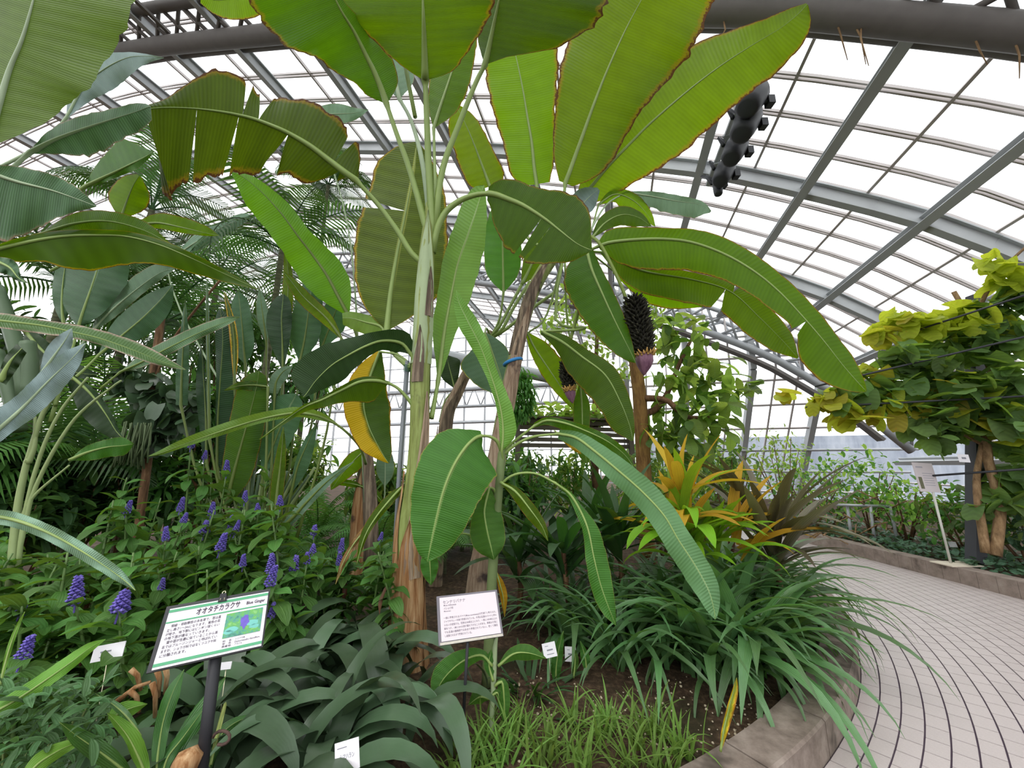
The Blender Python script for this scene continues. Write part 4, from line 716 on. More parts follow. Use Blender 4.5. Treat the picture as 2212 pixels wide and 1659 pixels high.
def clump(root, meshes, n, spread, az=(0, 360), lean=(-8, 14), sc=(.75, 1.1), name='leaf', seed=1, centre=(0, 0), z0=0.0, zr=0):
    rg = random.Random(seed)
    for k in range(n):
        o = mk(name, rg.choice(meshes), root, True); a = math.radians(rg.uniform(*az)); r = abs(rg.gauss(0, 1)) * spread
        b = a + rg.gauss(0, .5); s = rg.uniform(*sc)
        o.location = (centre[0] + r * math.cos(b), centre[1] + r * math.sin(b), z0 + rg.uniform(0, zr)); o.rotation_euler = (rg.uniform(-.2, .2), math.radians(rg.uniform(*lean)), a); o.scale = (s, s * rg.uniform(.85, 1.15), s)
def bake(items, name, mat, root=None, kind='stuff', local=False):
    """join many transformed copies of (V, F, U) templates into one mesh: items = [(template, Matrix)]"""
    Vs = []; Fs = []; Us = []; n = 0
    for (V, Fa, U), M in items:
        A = np.array(M); v = np.array(V) @ A[:3, :3].T + A[:3, 3]; Vs.append(v); Fs += [tuple(i + n for i in f) for f in Fa]; Us.append(np.array(U)); n += len(V)
    o = mk(name, mesh(name, np.vstack(Vs), Fs, mat, np.vstack(Us)), root, local)
    if kind: o['kind'] = kind
    return o
def xf(loc, eul, s):
    from mathutils import Euler
    return Matrix.Translation(loc) @ Euler(eul).to_matrix().to_4x4() @ Matrix.Diagonal((s, s, s, 1))
def scatter(root, pts, tmpl, mats, size, nobj=0, tilt=(-30, 60), name='leaf', seed=1, local=False, az=None):
    """pts: list of Vectors (nearest first); nobj leaves become objects, the rest one mesh per material"""
    rg = random.Random(seed); pools = {}
    for mi, mt in enumerate(mats): pools[mi] = [mesh(name, *t[:2], mt, t[2]) for t in tmpl]
    rest = {mi: [] for mi in range(len(mats))}
    for k, p in enumerate(pts):
        mi = rg.randrange(len(mats)) if len(p) == 3 else p[3]; P = Vector(p[:3]); ti = rg.randrange(len(tmpl))
        e = (rg.uniform(-.4, .4), math.radians(rg.uniform(*tilt)), (rg.uniform(0, 6.283) if az is None else rg.uniform(*az))); s = rg.uniform(*size)
        if k < nobj:
            o = mk(name, pools[mi][ti], root, True); o.location = P - (root.location if not local else Vector()); o.rotation_euler = e; o.scale = (s, s, s)
        else: rest[mi].append((tmpl[ti], xf(P, e, s)))
    for mi, it in rest.items():
        if it: bake(it, 'foliage', mats[mi], root)
def ball(c, r, n, rg, shell=.55):
    out = []
    for _ in range(n):
        d = Vector((rg.gauss(0, 1), rg.gauss(0, 1), rg.gauss(0, 1))).normalized(); k = shell + (1 - shell) * rg.random()
        out.append(Vector((c[0] + d.x * r[0] * k, c[1] + d.y * r[1] * k, c[2] + d.z * r[2] * k)))
    return out
def nearest(pts): return sorted(pts, key=lambda p: (Vector(p[:3]) - Vector((0, 0, EYE))).length)
LW = dict(vamp=.1, bumpd=.002)
G_DKBL = leaf_mat('leaf_aspidistra', hexc('4a6046'), hexc('50702f'), None, .03, 0, 20, .03, .12, rough=.33, spec=.6, var=.45, bumpd=.0004, rib=None)
G_CRIN = leaf_mat('leaf_crinum', hexc('587e4e'), hexc('74a434'), None, .03, 0, 26, .1, .26, rough=.26, spec=.75, var=.35, rib=hexc('5f8a4c'))
G_DRAC = leaf_mat('leaf_dracaena_dark', hexc('3a5a30'), hexc('4f7f22'), None, .03, 0, 30, .12, .25, rough=.35, spec=.5, var=.3)
G_YGRN = leaf_mat('leaf_dracaena_lime', hexc('7fae2c'), hexc('a8cf2a'), None, .03, 0, 26, .14, .4, rough=.4, var=.3)
G_YELL = leaf_mat('leaf_dracaena_yellow', hexc('c7a032'), hexc('ddbb30'), hexc('8a5a1c'), .06, 0, 20, .14, .4, rough=.45, var=.2)
G_BRNZ = leaf_mat('leaf_bronze', hexc('67614c'), hexc('7d7a40'), None, .03, 0, 26, .16, .2, rough=.35, spec=.5, var=.35)
G_GING = leaf_mat('leaf_blue_ginger', hexc('557f3e'), hexc('7aa02c'), None, .03, 0, 18, .08, .34, rough=.42, var=.45, rib=hexc('6f9250'), blotch=None)
G_GRAS = leaf_mat('leaf_grass', hexc('769a4a'), hexc('98b84a'), None, .03, 0, 10, .1, .4, rough=.45, var=.3)
G_BUSH = leaf_mat('leaf_bush', hexc('7a964e'), hexc('acc850'), None, .03, 24, 3, .16, .64, rough=.4, var=.4, rib=hexc('8aa55a'))
G_VINE = leaf_mat('leaf_vine', hexc('6b8a52'), hexc('96b840'), None, .03, 14, 4, .16, .45, rough=.45, var=.4)
G_VINEY = leaf_mat('leaf_vine_yellow', hexc('aeb13a'), hexc('d6d23c'), None, .05, 14, 4, .16, .5, rough=.45, var=.35, hue=.035, blotch=hexc('c08a2a'))
G_IVY = leaf_mat('leaf_ivy', hexc('4f6f55'), hexc('5f8340'), None, .03, 14, 4, .16, .2, rough=.4, var=.5)
G_PALM = leaf_mat('leaf_palm', hexc('3f5f38'), hexc('5f8a34'), None, .03, 0, 8, .1, .3, rough=.4, var=.4)
G_FERN = leaf_mat('leaf_fern', hexc('55823f'), hexc('76a83c'), None, .03, 0, 8, .1, .35, rough=.5, var=.4)
G_LIGHT = leaf_mat('leaf_light', hexc('8fb552'), hexc('b2d455'), None, .03, 0, 8, .1, .45, rough=.5, var=.35)
G_PHIL = leaf_mat('leaf_philodendron', hexc('42583e'), hexc('4a6c30'), None, .03, 0, 8, .1, .15, rough=.35, spec=.5, var=.4)
WOOD = ramp_mat('bark', [(.3, hexc('3a2a1e')), (.55, hexc('6b4f38')), (.8, hexc('94785a'))], scale=(5, 5, 1), nscale=5, bumpd=.02)
TWIG = plain('green_twig', hexc('5f6f3a'), .6)

# ---- dark aspidistra clump beside the trunk
pA = pool('leaf', G_DKBL, 8, (.75, 1.0), (.12, .16), (68, 86), (100, 165), lambda t: min(1, .3 + t * 2.0) * (1 - t ** 4) ** .9, .16, 12, .1, 1.5, 3)
ASP = empty('aspidistra_clump', (-.95, 2.35, bedz(-.95, 2.35)), 'dense clump of broad dark bluish strap leaves around the banana trunk', 'plant')
for i, (x, y, n) in enumerate(((-.55, -.1, 15), (-.2, -.05, 18), (.1, -.25, 14), (-.35, .3, 18), (-.05, .3, 18), (.18, .12, 12), (-.3, -.4, 14), (0, -.5, 12), (-.6, .35, 12), (-.75, .1, 8), (.3, -.1, 7))):
    clump(ASP, pA, n, .1, (0, 360), (-10, 16), (.62, .98), 'leaf', 40 + i, (x, y))
# ---- spider lily fountain on the kerb, and the clump behind it
pC = pool('leaf', G_CRIN, 10, (1.05, 1.35), (.09, .13), (66, 88), (85, 150), lambda t: min(1, .55 + t * 1.4) * (1 - t ** 2.2), .32, 12, .03, 1.25, 5)
pC2 = pool('leaf', G_CRIN, 6, (.75, 1.1), (.05, .075), (55, 84), (70, 130), lambda t: min(1, .5 + t * 1.6) * (1 - t ** 2.2), .32, 10, .03, 1.25, 6)
CR1 = empty('spider_lily_clump', (1.62, 3.0, .12), 'large fountain of glossy strap leaves spilling over the kerb onto the path', 'plant')
for i, (x, y, n) in enumerate(((0, 0, 36), (.22, .25, 36), (.5, .5, 34), (-.25, -.12, 30), (.05, .45, 28), (.8, .95, 30), (.4, .95, 26), (-.3, .35, 24), (1.0, 1.35, 22), (.6, 1.4, 18))):
    clump(CR1, pC, n, .06, (0, 360), (-8, 22), (.6, 1.0), 'leaf', 60 + i, (x, y))
CR2 = empty('spider_lily_clump', (.9, 3.55, .13), 'darker strap leaf clump between the leaning banana and the overhanging fountain', 'plant')
for i, (x, y, n) in enumerate(((0, 0, 34), (-.35, .2, 26), (.3, .35, 34), (-.1, -.35, 24), (.1, .7, 28), (-.45, -.2, 16), (.5, 0, 28), (-.6, .3, 16))):
    clump(CR2, pC2, n, .06, (0, 360), (-6, 18), (.7, 1.1), 'leaf', 80 + i, (x, y))
pC3 = pool('leaf', G_CRIN, 8, (.7, 1.0), (.09, .125), (74, 90), (35, 110), lambda t: min(1, .6 + t * 1.2) * (1 - t ** 2.2), .32, 10, .03, 1.4, 17)
CR3 = empty('spider_lily_clump', (1.75, 3.35, .12), 'upright inner tuft of broad strap leaves in the heart of the fountain', 'plant')
for i, (x, y, n) in enumerate(((0, 0, 26), (.3, .35, 26), (-.3, .05, 24), (.05, .5, 24), (.6, .75, 24), (-.1, -.4, 22), (.7, 1.15, 20), (-.45, -.3, 18), (-.35, .5, 18), (.3, .9, 18))):
    clump(CR3, pC3, n, .08, (0, 360), (-8, 26), (.7, 1.1), 'leaf', 160 + i, (x, y))
CR4 = empty('spider_lily_clump', (.75, 3.0, .12), 'small strap leaf tuft on the soil behind the two white plant labels', 'plant')
for i, (x, y, n) in enumerate(((0, 0, 22), (.3, .1, 20), (.55, -.1, 16), (-.2, .3, 18))): clump(CR4, pC2, n, .06, (0, 360), (-6, 22), (.6, .95), 'leaf', 180 + i, (x, y))
leaf(CR2, [(1375, 1050, 3.0, 2, 2), (1430, 1100, 3.0, 14, 14), (1500, 1160, 3.0, 18, 14), (1535, 1190, 3.0, 2, 2)], M_YELLOW, [], Z5, (.004, .002))
leaf(CR2, [(1030, 490, 2.9, 4, 4), (1050, 560, 2.88, 26, 14), (1070, 640, 2.86, 26, 18), (1078, 755, 2.85, 2, 2)], M_YELLOW, [], Z7, (.004, .002))
leaf(CR1, [(400, 1560, 2.05, 4, 4), (415, 1450, 2.05, 14, 26), (450, 1300, 2.05, 14, 34), (480, 1190, 2.06, 10, 26), (495, 1120, 2.06, 2, 2)], leaf_mat('leaf_strap_yellow', hexc('8a9a34'), hexc('b0b52e'), hexc('a8761e'), .3, 0, 10, .1, .35), [], Z8 if False else (1412, 1059), (.004, .002))
# ---- dracaenas
def drac(name, loc, lab, cat, meshes, n, h, seed, lean=(-5, 30), trunk=None, sc=(.7, 1.1), spread=.03):
    e = empty(name, loc, lab, cat); m = MB(); m.tube([loc + Vector((0, 0, -.03)), loc + Vector((.02, 0, h * .5)), loc + Vector((0, .02, h))], [.03, .025, .02], 8); m.build('cane', trunk or WOOD, e, True)
    clump(e, meshes, n, spread, (0, 360), lean, sc, 'leaf', seed, (0, 0), h * .55, h * .45); return e
pD = pool('leaf', G_DRAC, 6, (.65, .95), (.1, .135), (40, 86), (15, 75), LANCE, .3, 10, .03, 1.4, 7)
for i, (x, y, Y, h, n) in enumerate(((1215, 1130, 3.7, .4, 34), (1330, 1080, 3.9, .5, 34), (1120, 1150, 3.8, .3, 22), (1270, 1010, 4.3, .6, 26))):
    g0 = at(x, y, Y); g0.z = bedz(g0.x, g0.y) - .01
    drac('dracaena', g0, ['dark green dracaena rosette under the hanging leaves right of the trunk', 'dark dracaena rosette beside the yellow-leaved one', 'small dark dracaena rosette just right of the leaning banana base', 'taller dark dracaena rosette below the vine-covered shed'][i], 'dracaena', pD, n, h + .25, 90 + i)
pY = pool('leaf', G_YGRN, 6, (.55, .85), (.085, .12), (50, 88), (20, 90), LANCE, .3, 10, .06, 1.5, 8); pYY = pool('leaf', G_YELL, 5, (.5, .85), (.075, .11), (40, 85), (10, 100), LANCE, .35, 10, .1, 1.5, 9)
g0 = at(1475, 1120, 3.35); g0.z = bedz(g0.x, g0.y)
DY = drac('dracaena', g0, 'bright lime dracaena with many orange-yellow leaves', 'dracaena', pY, 46, .95, 95, (-6, 30)); clump(DY, pYY, 30, .04, (0, 360), (-10, 26), (.7, 1.1), 'leaf', 96, (0, 0), .75, .4); clump(DY, pY, 22, .05, (0, 360), (0, 30), (.6, 1), 'leaf', 97, (.3, .1), .55, .3); clump(DY, pYY, 12, .05, (-60, 60), (0, 30), (.7, 1.1), 'leaf', 98, (.42, .05), .6, .3)
pB = pool('leaf', G_BRNZ, 6, (.8, 1.2), (.08, .11), (35, 82), (10, 60), LANCE, .35, 10, .02, 1.4, 10)
g0 = at(1670, 1190, 3.7); g0.z = bedz(g0.x, g0.y); drac('cordyline', g0, 'bronze purple cordyline with long pointed leaves leaning over the path', 'cordyline', pB, 48, .85, 99, (-5, 30))
ORD = 'first second third fourth fifth sixth seventh eighth ninth tenth eleventh twelfth thirteenth fourteenth fifteenth sixteenth seventeenth'.split()
# ---- bright grass in front
tg = [strip(1.0, .075, math.radians(e), math.radians(d), 1.4, lambda t: (1 - t) ** .6, .3, 6) for e, d in ((85, 40), (75, 60), (80, 90), (68, 40), (88, 20))]
rg = random.Random(3); k = 0
GLAB = ['bright grass tuft at the very bottom left of the sign post', 'bright grass tuft in front of the bare soil']
for i in range(17):
    x = 985 + i * 31 + rg.uniform(-14, 14); y = 1640 - 60 * (i % 3) * .7 + rg.uniform(-10, 10) + (30 if i < 3 else 0); p = atz(x, min(y + 30, 1690), .11)
    e = empty('grass_tuft', p, '%s bright grass tuft from the left along the bottom edge' % ORD[i], 'grass', 'grass tufts along the front of the bed')
    it = [(tg[rg.randrange(5)], xf(Vector((rg.gauss(0, .035), rg.gauss(0, .035), 0)), (rg.uniform(-.3, .3), rg.uniform(-.2, .5), rg.uniform(0, 6.28)), rg.uniform(.12, .28))) for _ in range(30)]
    bake(it, 'blades', G_GRAS, e, 'stuff', True)
# ---- blue ginger thicket
pG = pool('leaf', G_GING, 8, (.15, .215), (.068, .095), (15, 50), (30, 80), lambda t: math.sin(math.pi * min(1, t * .93 + .05)) ** .8, .3, 6, .12, 1.2, 12)
pGd = pool('withered_leaf', leaf_mat('leaf_brown_withered', hexc('5a3a28'), hexc('6a452c'), None, .03, 0, 10, .2, .1), 3, (.12, .2), (.03, .045), (-60, -20), (20, 40), LANCE, 1.2, 6, .3, 1, 13)
PURP = ramp_mat('purple_flower', [(.3, hexc('453a86')), (.55, hexc('6659a8')), (.8, hexc('8f84c8'))], nscale=40, bumpd=.002, rough=.6)
def spike(L, seed):
    rg = random.Random(seed); m = MB(); m.tube([(0, 0, -.05), (0, 0, L)], .004, 5)
    for k in range(int(26 + L * 200)):
        t = (k + .5) / int(26 + L * 200); a = k * 2.4; r = .030 * (1 - t * .75) * (1 if t > .08 else .7); c = Vector((r * math.cos(a), r * math.sin(a), t * L)); s = rg.uniform(.008, .012)
        V = [c + Vector(v) * s for v in ((1, 0, 0), (-1, 0, 0), (0, 1, 0), (0, -1, 0), (0, 0, 1), (0, 0, -1))]; m.add(V, [(0, 2, 4), (2, 1, 4), (1, 3, 4), (3, 0, 4), (2, 0, 5), (1, 2, 5), (3, 1, 5), (0, 3, 5)])
    return mesh('flower_spike', m.v, m.f, PURP, m.uv, False)
SPK = [spike(.1 + .02 * k, k) for k in range(4)]
rg = random.Random(21)
GST = plain('ginger_stem', hexc('5f7a44'), .5)
def ginger(p, top, flower, fs=1.0, n=22, lab=None, grp=None):
    e = empty('blue_ginger', p, lab, 'shrub', grp); h = top.z - p.z; off = top - p
    m = MB(); P = [Vector((0, 0, -.02)), Vector((off.x * .25, off.y * .25, h * .45)), Vector((off.x, off.y, h))]; m.tube(spline3(P, 8), [.011 - .0008 * i for i in range(9)], 6); m.build('stem', GST, e, True, True)
    for k in range(n):
        t = .28 + .7 * (k + rg.random()) / n; q = Vector((off.x * t * t, off.y * t * t, h * t)); a = k * 2.4 + rg.uniform(-.5, .5)
        o = mk('leaf', rg.choice(pG), e, True); o.location = q; o.rotation_euler = (rg.uniform(-.35, .35), rg.uniform(-.45, .75), a); s = rg.uniform(.75, 1.12) * (1.0 if t < .9 else .8); o.scale = (s, s, s)
    if rg.random() < .3: o = mk('withered_leaf', rg.choice(pGd), e, True); o.location = Vector((off.x * .5, off.y * .5, h * rg.uniform(.6, .85))); o.rotation_euler = (0, .3, rg.uniform(0, 6.28))
    if flower:
        o = mk('flower_spike', rg.choice(SPK), e, True); o.location = Vector((off.x, off.y, h - .01)); o.rotation_euler = (rg.uniform(-.2, .2), rg.uniform(-.2, .2), rg.uniform(0, 6)); o.scale = (fs * 1.0, fs * 1.0, fs * .8)
        o['label'] = 'purple flower spike'
FL = [(257, 1318, 1.95, 1.15), (163, 1300, 2.05, 1.0), (46, 1425, 1.75, .85), (42, 1325, 2.0, .7), (441, 1150, 2.9, 1.1), (273, 1106, 2.9, .8), (388, 1102, 3.0, .8), (456, 1110, 3.1, .85), (396, 1126, 2.9, .7), (499, 1146, 3.0, .9), (507, 1150, 2.8, .7), (474, 1188, 2.7, 1.0), (584, 1234, 2.6, .9), (590, 1232, 2.9, 1.3), (582, 1262, 2.5, 1.0), (634, 1232, 2.9, 1.0), (524, 1222, 2.7, .7), (348, 1270, 2.3, .6), (678, 1152, 3.1, .9), (675, 1192, 3.0, .8), (663, 1215, 2.9, .8), (412, 966, 3.3, .8), (441, 990, 3.4, .7), (489, 1022, 3.3, .9), (528, 1082, 3.2, .8), (605, 1092, 3.2, .9), (557, 1100, 3.2, .7), (358, 1165, 2.7, .7), (733, 1218, 3.1, .8), (736, 1190, 3.2, .8), (821, 1166, 3.3, .7), (586, 1330, 2.2, .7)]
GL = 'blue ginger shrub with a purple flower spike in the thicket on the left'; GG = 'flowering blue ginger shrubs in the thicket'; GL2 = 'blue ginger shrub without flowers in the thicket on the left'; GG2 = 'blue ginger shrubs without flowers'
FL.sort(); ROWN = {}
for x, y, Y, fs in FL:
    rw = 'front' if y > 1290 else 'third' if y > 1180 else 'second' if y > 1075 else 'rearmost'; ROWN[rw] = ROWN.get(rw, -1) + 1; GL = 'flowering blue ginger shrub, %s purple spike from left in the %s row' % (ORD[ROWN[rw]], rw)
    if 325 < x < 600 and Y < 2.45: Y = 2.5
    T = at(x, y, Y); p = Vector((T.x + rg.uniform(-.15, .15), T.y + rg.uniform(-.05, .25), 0)); p.z = bedz(p.x, p.y)
    ginger(p, T, True, fs, 24, GL, GG)
FILL = []
for i in range(60):
    Y = rg.uniform(1.9, 3.6); x = rg.uniform(-40, 840 if Y > 2.7 else 480)
    ytop = {0: 1300, 1: 1190, 2: 1090, 3: 1030}[min(3, int((Y - 1.7) / .5))] + rg.uniform(-15, 70)
    if 300 < x < 640 and Y < 2.5: Y += .7
    if x > 600: ytop = max(ytop, 1175 + rg.uniform(0, 50))
    if x < 230: ytop = max(ytop, 1130 + rg.uniform(0, 80))
    T = at(x, ytop, Y); p = Vector((T.x + rg.uniform(-.15, .15), T.y + rg.uniform(-.1, .2), 0)); p.z = bedz(p.x, p.y); ginger(p, T, False, 1, 26, GL2, GG2)
# ---- foreground plants, bottom left
FG = empty('ginger_lily', at(300, 1700, 1.55), 'broad-leaved plant in the near left corner below the blue-ginger sign', 'plant')
G_FGL = leaf_mat('leaf_near_strap', hexc('3f6a30'), hexc('679a26'), None, .03, 0, 30, .08, .28, rough=.35, spec=.5, var=.2)
G_FGB = leaf_mat('leaf_near_bright', hexc('6a9a3c'), hexc('8fbf35'), None, .03, 0, 30, .06, .35, rough=.4, var=.2)
def fg(st, mt, Y0, Y1, pet=()):
    n = len(st) - 1; leaf(FG, [(x, y, Y0 + (Y1 - Y0) * i / n, a, b) for i, (x, y, a, b) in enumerate(st)], mt, pet, Z8, (.003, .0015), .25, .25, .1, .008, 6)
fg([(800, 1720, 10, 10), (700, 1640, 60, 60), (580, 1550, 75, 70), (450, 1460, 55, 50), (355, 1385, 2, 2)], G_FGL, 1.5, 1.35)
fg([(880, 1720, 20, 20), (830, 1600, 40, 60), (770, 1480, 30, 70), (700, 1390, 30, 45), (640, 1330, 2, 2)], G_FGB, 1.5, 1.45)
fg([(930, 1720, 20, 20), (945, 1560, 40, 40), (975, 1380, 45, 45), (1030, 1210, 40, 45), (1100, 1070, 2, 2)], G_FGL, 1.6, 1.75)
fg([(1000, 1740, 20, 20), (1060, 1560, 45, 45), (1150, 1400, 50, 50), (1250, 1260, 45, 40), (1350, 1110, 2, 2)], G_FGL, 1.65, 1.9)
fg([(960, 1740, 10, 20), (1000, 1600, 35, 35), (1090, 1480, 35, 30), (1200, 1330, 20, 20), (1260, 1250, 2, 2)], G_FGL, 1.6, 1.75)
fg([(-60, 1340, 40, 40), (100, 1250, 50, 44), (250, 1150, 48, 44), (420, 1030, 44, 36), (540, 940, 30, 24), (630, 890, 2, 2)], G_FGB, 1.35, 1.55)
fg([(120, 1760, 20, 20), (220, 1640, 50, 46), (340, 1560, 48, 40), (450, 1510, 26, 22), (520, 1480, 2, 2)], G_FGB, 1.3, 1.45)
fg([(0, 1170, 4, 4), (40, 1000, 16, 16), (90, 850, 14, 14), (148, 725, 2, 2)], G_FGB, 1.5, 1.55)
fg([(840, 1470, 4, 4), (780, 1380, 20, 26), (690, 1290, 24, 30), (570, 1215, 2, 2)], G_CRIN, 1.6, 1.65)
fg([(1240, 1700, 8, 8), (1275, 1560, 36, 30), (1330, 1450, 36, 40), (1420, 1380, 28, 44), (1540, 1340, 2, 2)], G_FGL, 1.75, 1.9)
fg([(650, 1400, 10, 10), (700, 1340, 50, 40), (790, 1300, 46, 40), (880, 1275, 2, 2)], G_FGB, 1.65, 1.7)
fg([(1260, 1640, 4, 4), (1290, 1500, 14, 10), (1340, 1300, 12, 10), (1350, 1265, 2, 2)], leaf_mat('leaf_cream_stripe', hexc('a8b06a'), hexc('c0c070'), None, .03, 0, 20, .1, .3), 1.7, 1.8)
for k, (x0, y0, x1, y1) in enumerate(((780, 1070, 840, 1140), (910, 1150, 925, 1300), (990, 1060, 985, 1160), (700, 1260, 900, 1090), (780, 1200, 830, 1270), (940, 1080, 945, 1180))):
    q = [(x0 / 2.765, 1059 + y0 / 2.765, 1.85), ((x0 + x1) / 5.53 + 4, 1059 + (y0 + y1) / 5.53, 1.86), (x1 / 2.765, 1059 + y1 / 2.765 + 20, 1.88)]
    m = MB(); m.tube([at(*p) for p in q], [.011, .009, .007], 6); m.build('dry_stalk', DRY, FG, True)
m = MB(); m.tube([at(385, 1665, 1.45), at(405, 1645, 1.45), at(430, 1620, 1.46)], [.03, .04, .02], 8); m.build('dry_stalk', DRY, FG, True)
# small-leaved shrub in the very corner
SM = empty('small_leaf_shrub', at(80, 1690, 1.55), 'low small-leaved shrub filling the bottom left corner', 'shrub'); rg = random.Random(8)
tS = [strip(.09, .026, math.radians(e), math.radians(50), 1.2, LANCE, .3, 5) for e in (20, 40, 0)]
pts = [];
for i in range(520): pts.append(at(rg.uniform(-60, 225), rg.uniform(1470, 1690), rg.uniform(1.35, 1.95)))
pts = [p for p in nearest(pts) if p.z > .12]
scatter(SM, pts, tS, [leaf_mat('leaf_small_shrub', hexc('52754a'), hexc('6a9040'), None, .03, 0, 8, .1, .25, rough=.45, var=.4)], (.6, .95), 300, (-50, 30), seed=9)
m = MB()
for i in range(12): a = at(rg.uniform(-40, 200), 1680, rg.uniform(1.4, 1.9)); a.z = .12; m.tube([a, a + Vector((rg.uniform(-.05, .05), rg.uniform(-.05, .05), .22)), a + Vector((rg.uniform(-.08, .08), rg.uniform(-.08, .08), .42))], .004, 5)
m.build('stems', TWIG, SM, True)
# ---- seedling beside the small sign
SD = empty('banana_seedling', at(1061, 1578, 2.35), 'small young seedling with broad leaves beside the small sign post', 'seedling')
stem(SD, [(1000, 1480, 2.32, 14), (1003, 1300, 2.32, 14), (1010, 1200, 2.32, 13), (1015, 1040, 2.32, 16), (1022, 930, 2.32, 12), (1040, 830, 2.32, 3)], STEMT, 'stem', z=Z7, n=8)
for st in ([(1040, 1050, 4, 4), (1130, 978, 40, 40), (1220, 972, 52, 46), (1328, 1005, 2, 2)], [(1005, 1050, 4, 4), (940, 985, 30, 36), (830, 1020, 50, 70), (720, 1120, 56, 80), (640, 1262, 2, 2)], [(992, 1245, 4, 4), (930, 1235, 46, 50), (862, 1282, 2, 2)], [(1020, 1170, 3, 3), (1062, 1145, 26, 26), (1076, 1260, 36, 40), (1082, 1428, 2, 2)], [(1010, 1140, 3, 3), (985, 1040, 30, 34), (1000, 950, 2, 2)], [(1000, 1230, 3, 3), (1035, 1210, 22, 22), (1045, 1260, 2, 2)]):
    leaf(SD, [(x, y, 2.3, a, b) for x, y, a, b in st], M_FRESH, [], Z7, (.006, .002), .25, .25, .1, .005)
HB = empty('low_herb', at(1150, 1500, 2.75), 'low herb cluster of narrow dark leaves on the soil behind the seedling', 'herb')
clump(HB, pool('leaf', G_DRAC, 4, (.16, .28), (.03, .045), (30, 75), (20, 80), LANCE, .3, 6, .05, 1.3, 15), 60, .16, (0, 360), (-10, 40), (.7, 1.1), 'leaf', 16)
HB2 = empty('low_herb', at(1225, 1480, 2.95), 'upright pale herb leaves next to the two white plant labels', 'herb')
for st in ([(1390, 1180, 4, 4), (1385, 1080, 30, 30), (1400, 960, 30, 30), (1430, 840, 2, 2)], [(1570, 1100, 4, 4), (1560, 1000, 28, 28), (1530, 900, 2, 2)], [(1490, 1120, 4, 4), (1500, 1020, 20, 22), (1490, 930, 2, 2)]):
    leaf(HB2, [(x, y, 2.8, a, b) for x, y, a, b in st], M_FRESH, [], Z7, (.005, .002))
# ---- gravel on the bare soil
PEB = [ramp_mat('pebble_%d' % i, [(.3, hexc(c)), (.7, hexc(d))], nscale=20, bumpd=.004) for i, (c, d) in enumerate((('6b5a48', '8d7a64'), ('a0917c', 'c4b7a0')))]
rg = random.Random(4); pm = MB()
for i in range(420):
    p = atz(rg.uniform(1080, 1640), rg.uniform(1460, 1655), .118); s = rg.uniform(.002, .008); p.z = bedz(p.x, p.y) + s * .3
    V = [p + Vector((math.cos(a) * s * rg.uniform(.7, 1.3), math.sin(a) * s * rg.uniform(.7, 1.3), zz * s)) for zz, n in ((-.6, 5), (.2, 5)) for a in np.linspace(0, 5, n)] + [p + Vector((0, 0, s * .8))]
    pm.add(V, [(0, 1, 6, 5), (1, 2, 7, 6), (2, 3, 8, 7), (3, 4, 9, 8), (4, 0, 5, 9), (5, 6, 10), (6, 7, 10), (7, 8, 10), (8, 9, 10), (9, 5, 10)])
tag(pm.build('gravel', PEB[1], None, True), 'tiny pale gravel scattered on the bare brown soil', 'gravel', kind='stuff')

# ================================================================== TREES, VINES, PALMS
tB = [strip(.15, .075, math.radians(e), math.radians(40), 1.2, OVAL, .2, 5, .06) for e in (10, 30, -10)]
# ---- backlit bush with trunk, centre right
rg = random.Random(31)
BT = empty('small_tree', at(1385, 1010, 5.2), 'backlit tree with oval green leaves beyond the hanging flower bud', 'tree'); BT.location.z = .15
m = MB(); m.tube(spline3([Vector((BT.location.x, BT.location.y, .1)), at(1388, 960, 5.2), at(1382, 860, 5.2), at(1372, 780, 5.2), at(1365, 690, 5.3)], 14), [.1, .098, .096, .094, .09, .088, .085, .083, .08, .075, .07, .06, .05, .045, .04], 10); m.build('trunk', ramp_mat('tan_bark', [(.3, hexc('5f4326')), (.6, hexc('8a6a3c')), (.85, hexc('a88a58'))], scale=(4, 4, 1), nscale=6, bumpd=.03), BT, True)
for q in ([(1385, 900, 5.2), (1430, 870, 5.2), (1470, 780, 5.3), (1500, 720, 5.4)], [(1382, 860, 5.2), (1440, 865, 5.0), (1480, 900, 5.0), (1540, 900, 5.0)], [(1372, 790, 5.2), (1330, 730, 5.4), (1290, 690, 5.6)]):
    m = MB(); m.tube(spline3([at(*p) for p in q], 10), [.05 - .003 * i for i in range(11)], 7); m.build('branch', WOOD, BT, True)
pts = []
for x, y, Y, r, n in ((1480, 740, 5.3, 70, 46), (1530, 800, 5.2, 60, 40), (1450, 830, 5.2, 60, 34), (1520, 900, 5.0, 62, 62), (1430, 920, 5.2, 50, 30), (1560, 860, 5.1, 40, 22), (1420, 700, 5.4, 40, 22), (1480, 960, 5.0, 50, 40)):
    c = at(x, y, Y); R = px(r, Y * 1.05); pts += ball(c, (R, R * .9, R), n, rg, .35)
scatter(BT, nearest(pts), tB, [G_BUSH, G_BUSH, leaf_mat('leaf_bush_dark', hexc('55753a'), hexc('7aa030'), None, .03, 24, 3, .16, .45)], (1.4, 2.2), 300, (-20, 80), seed=33)
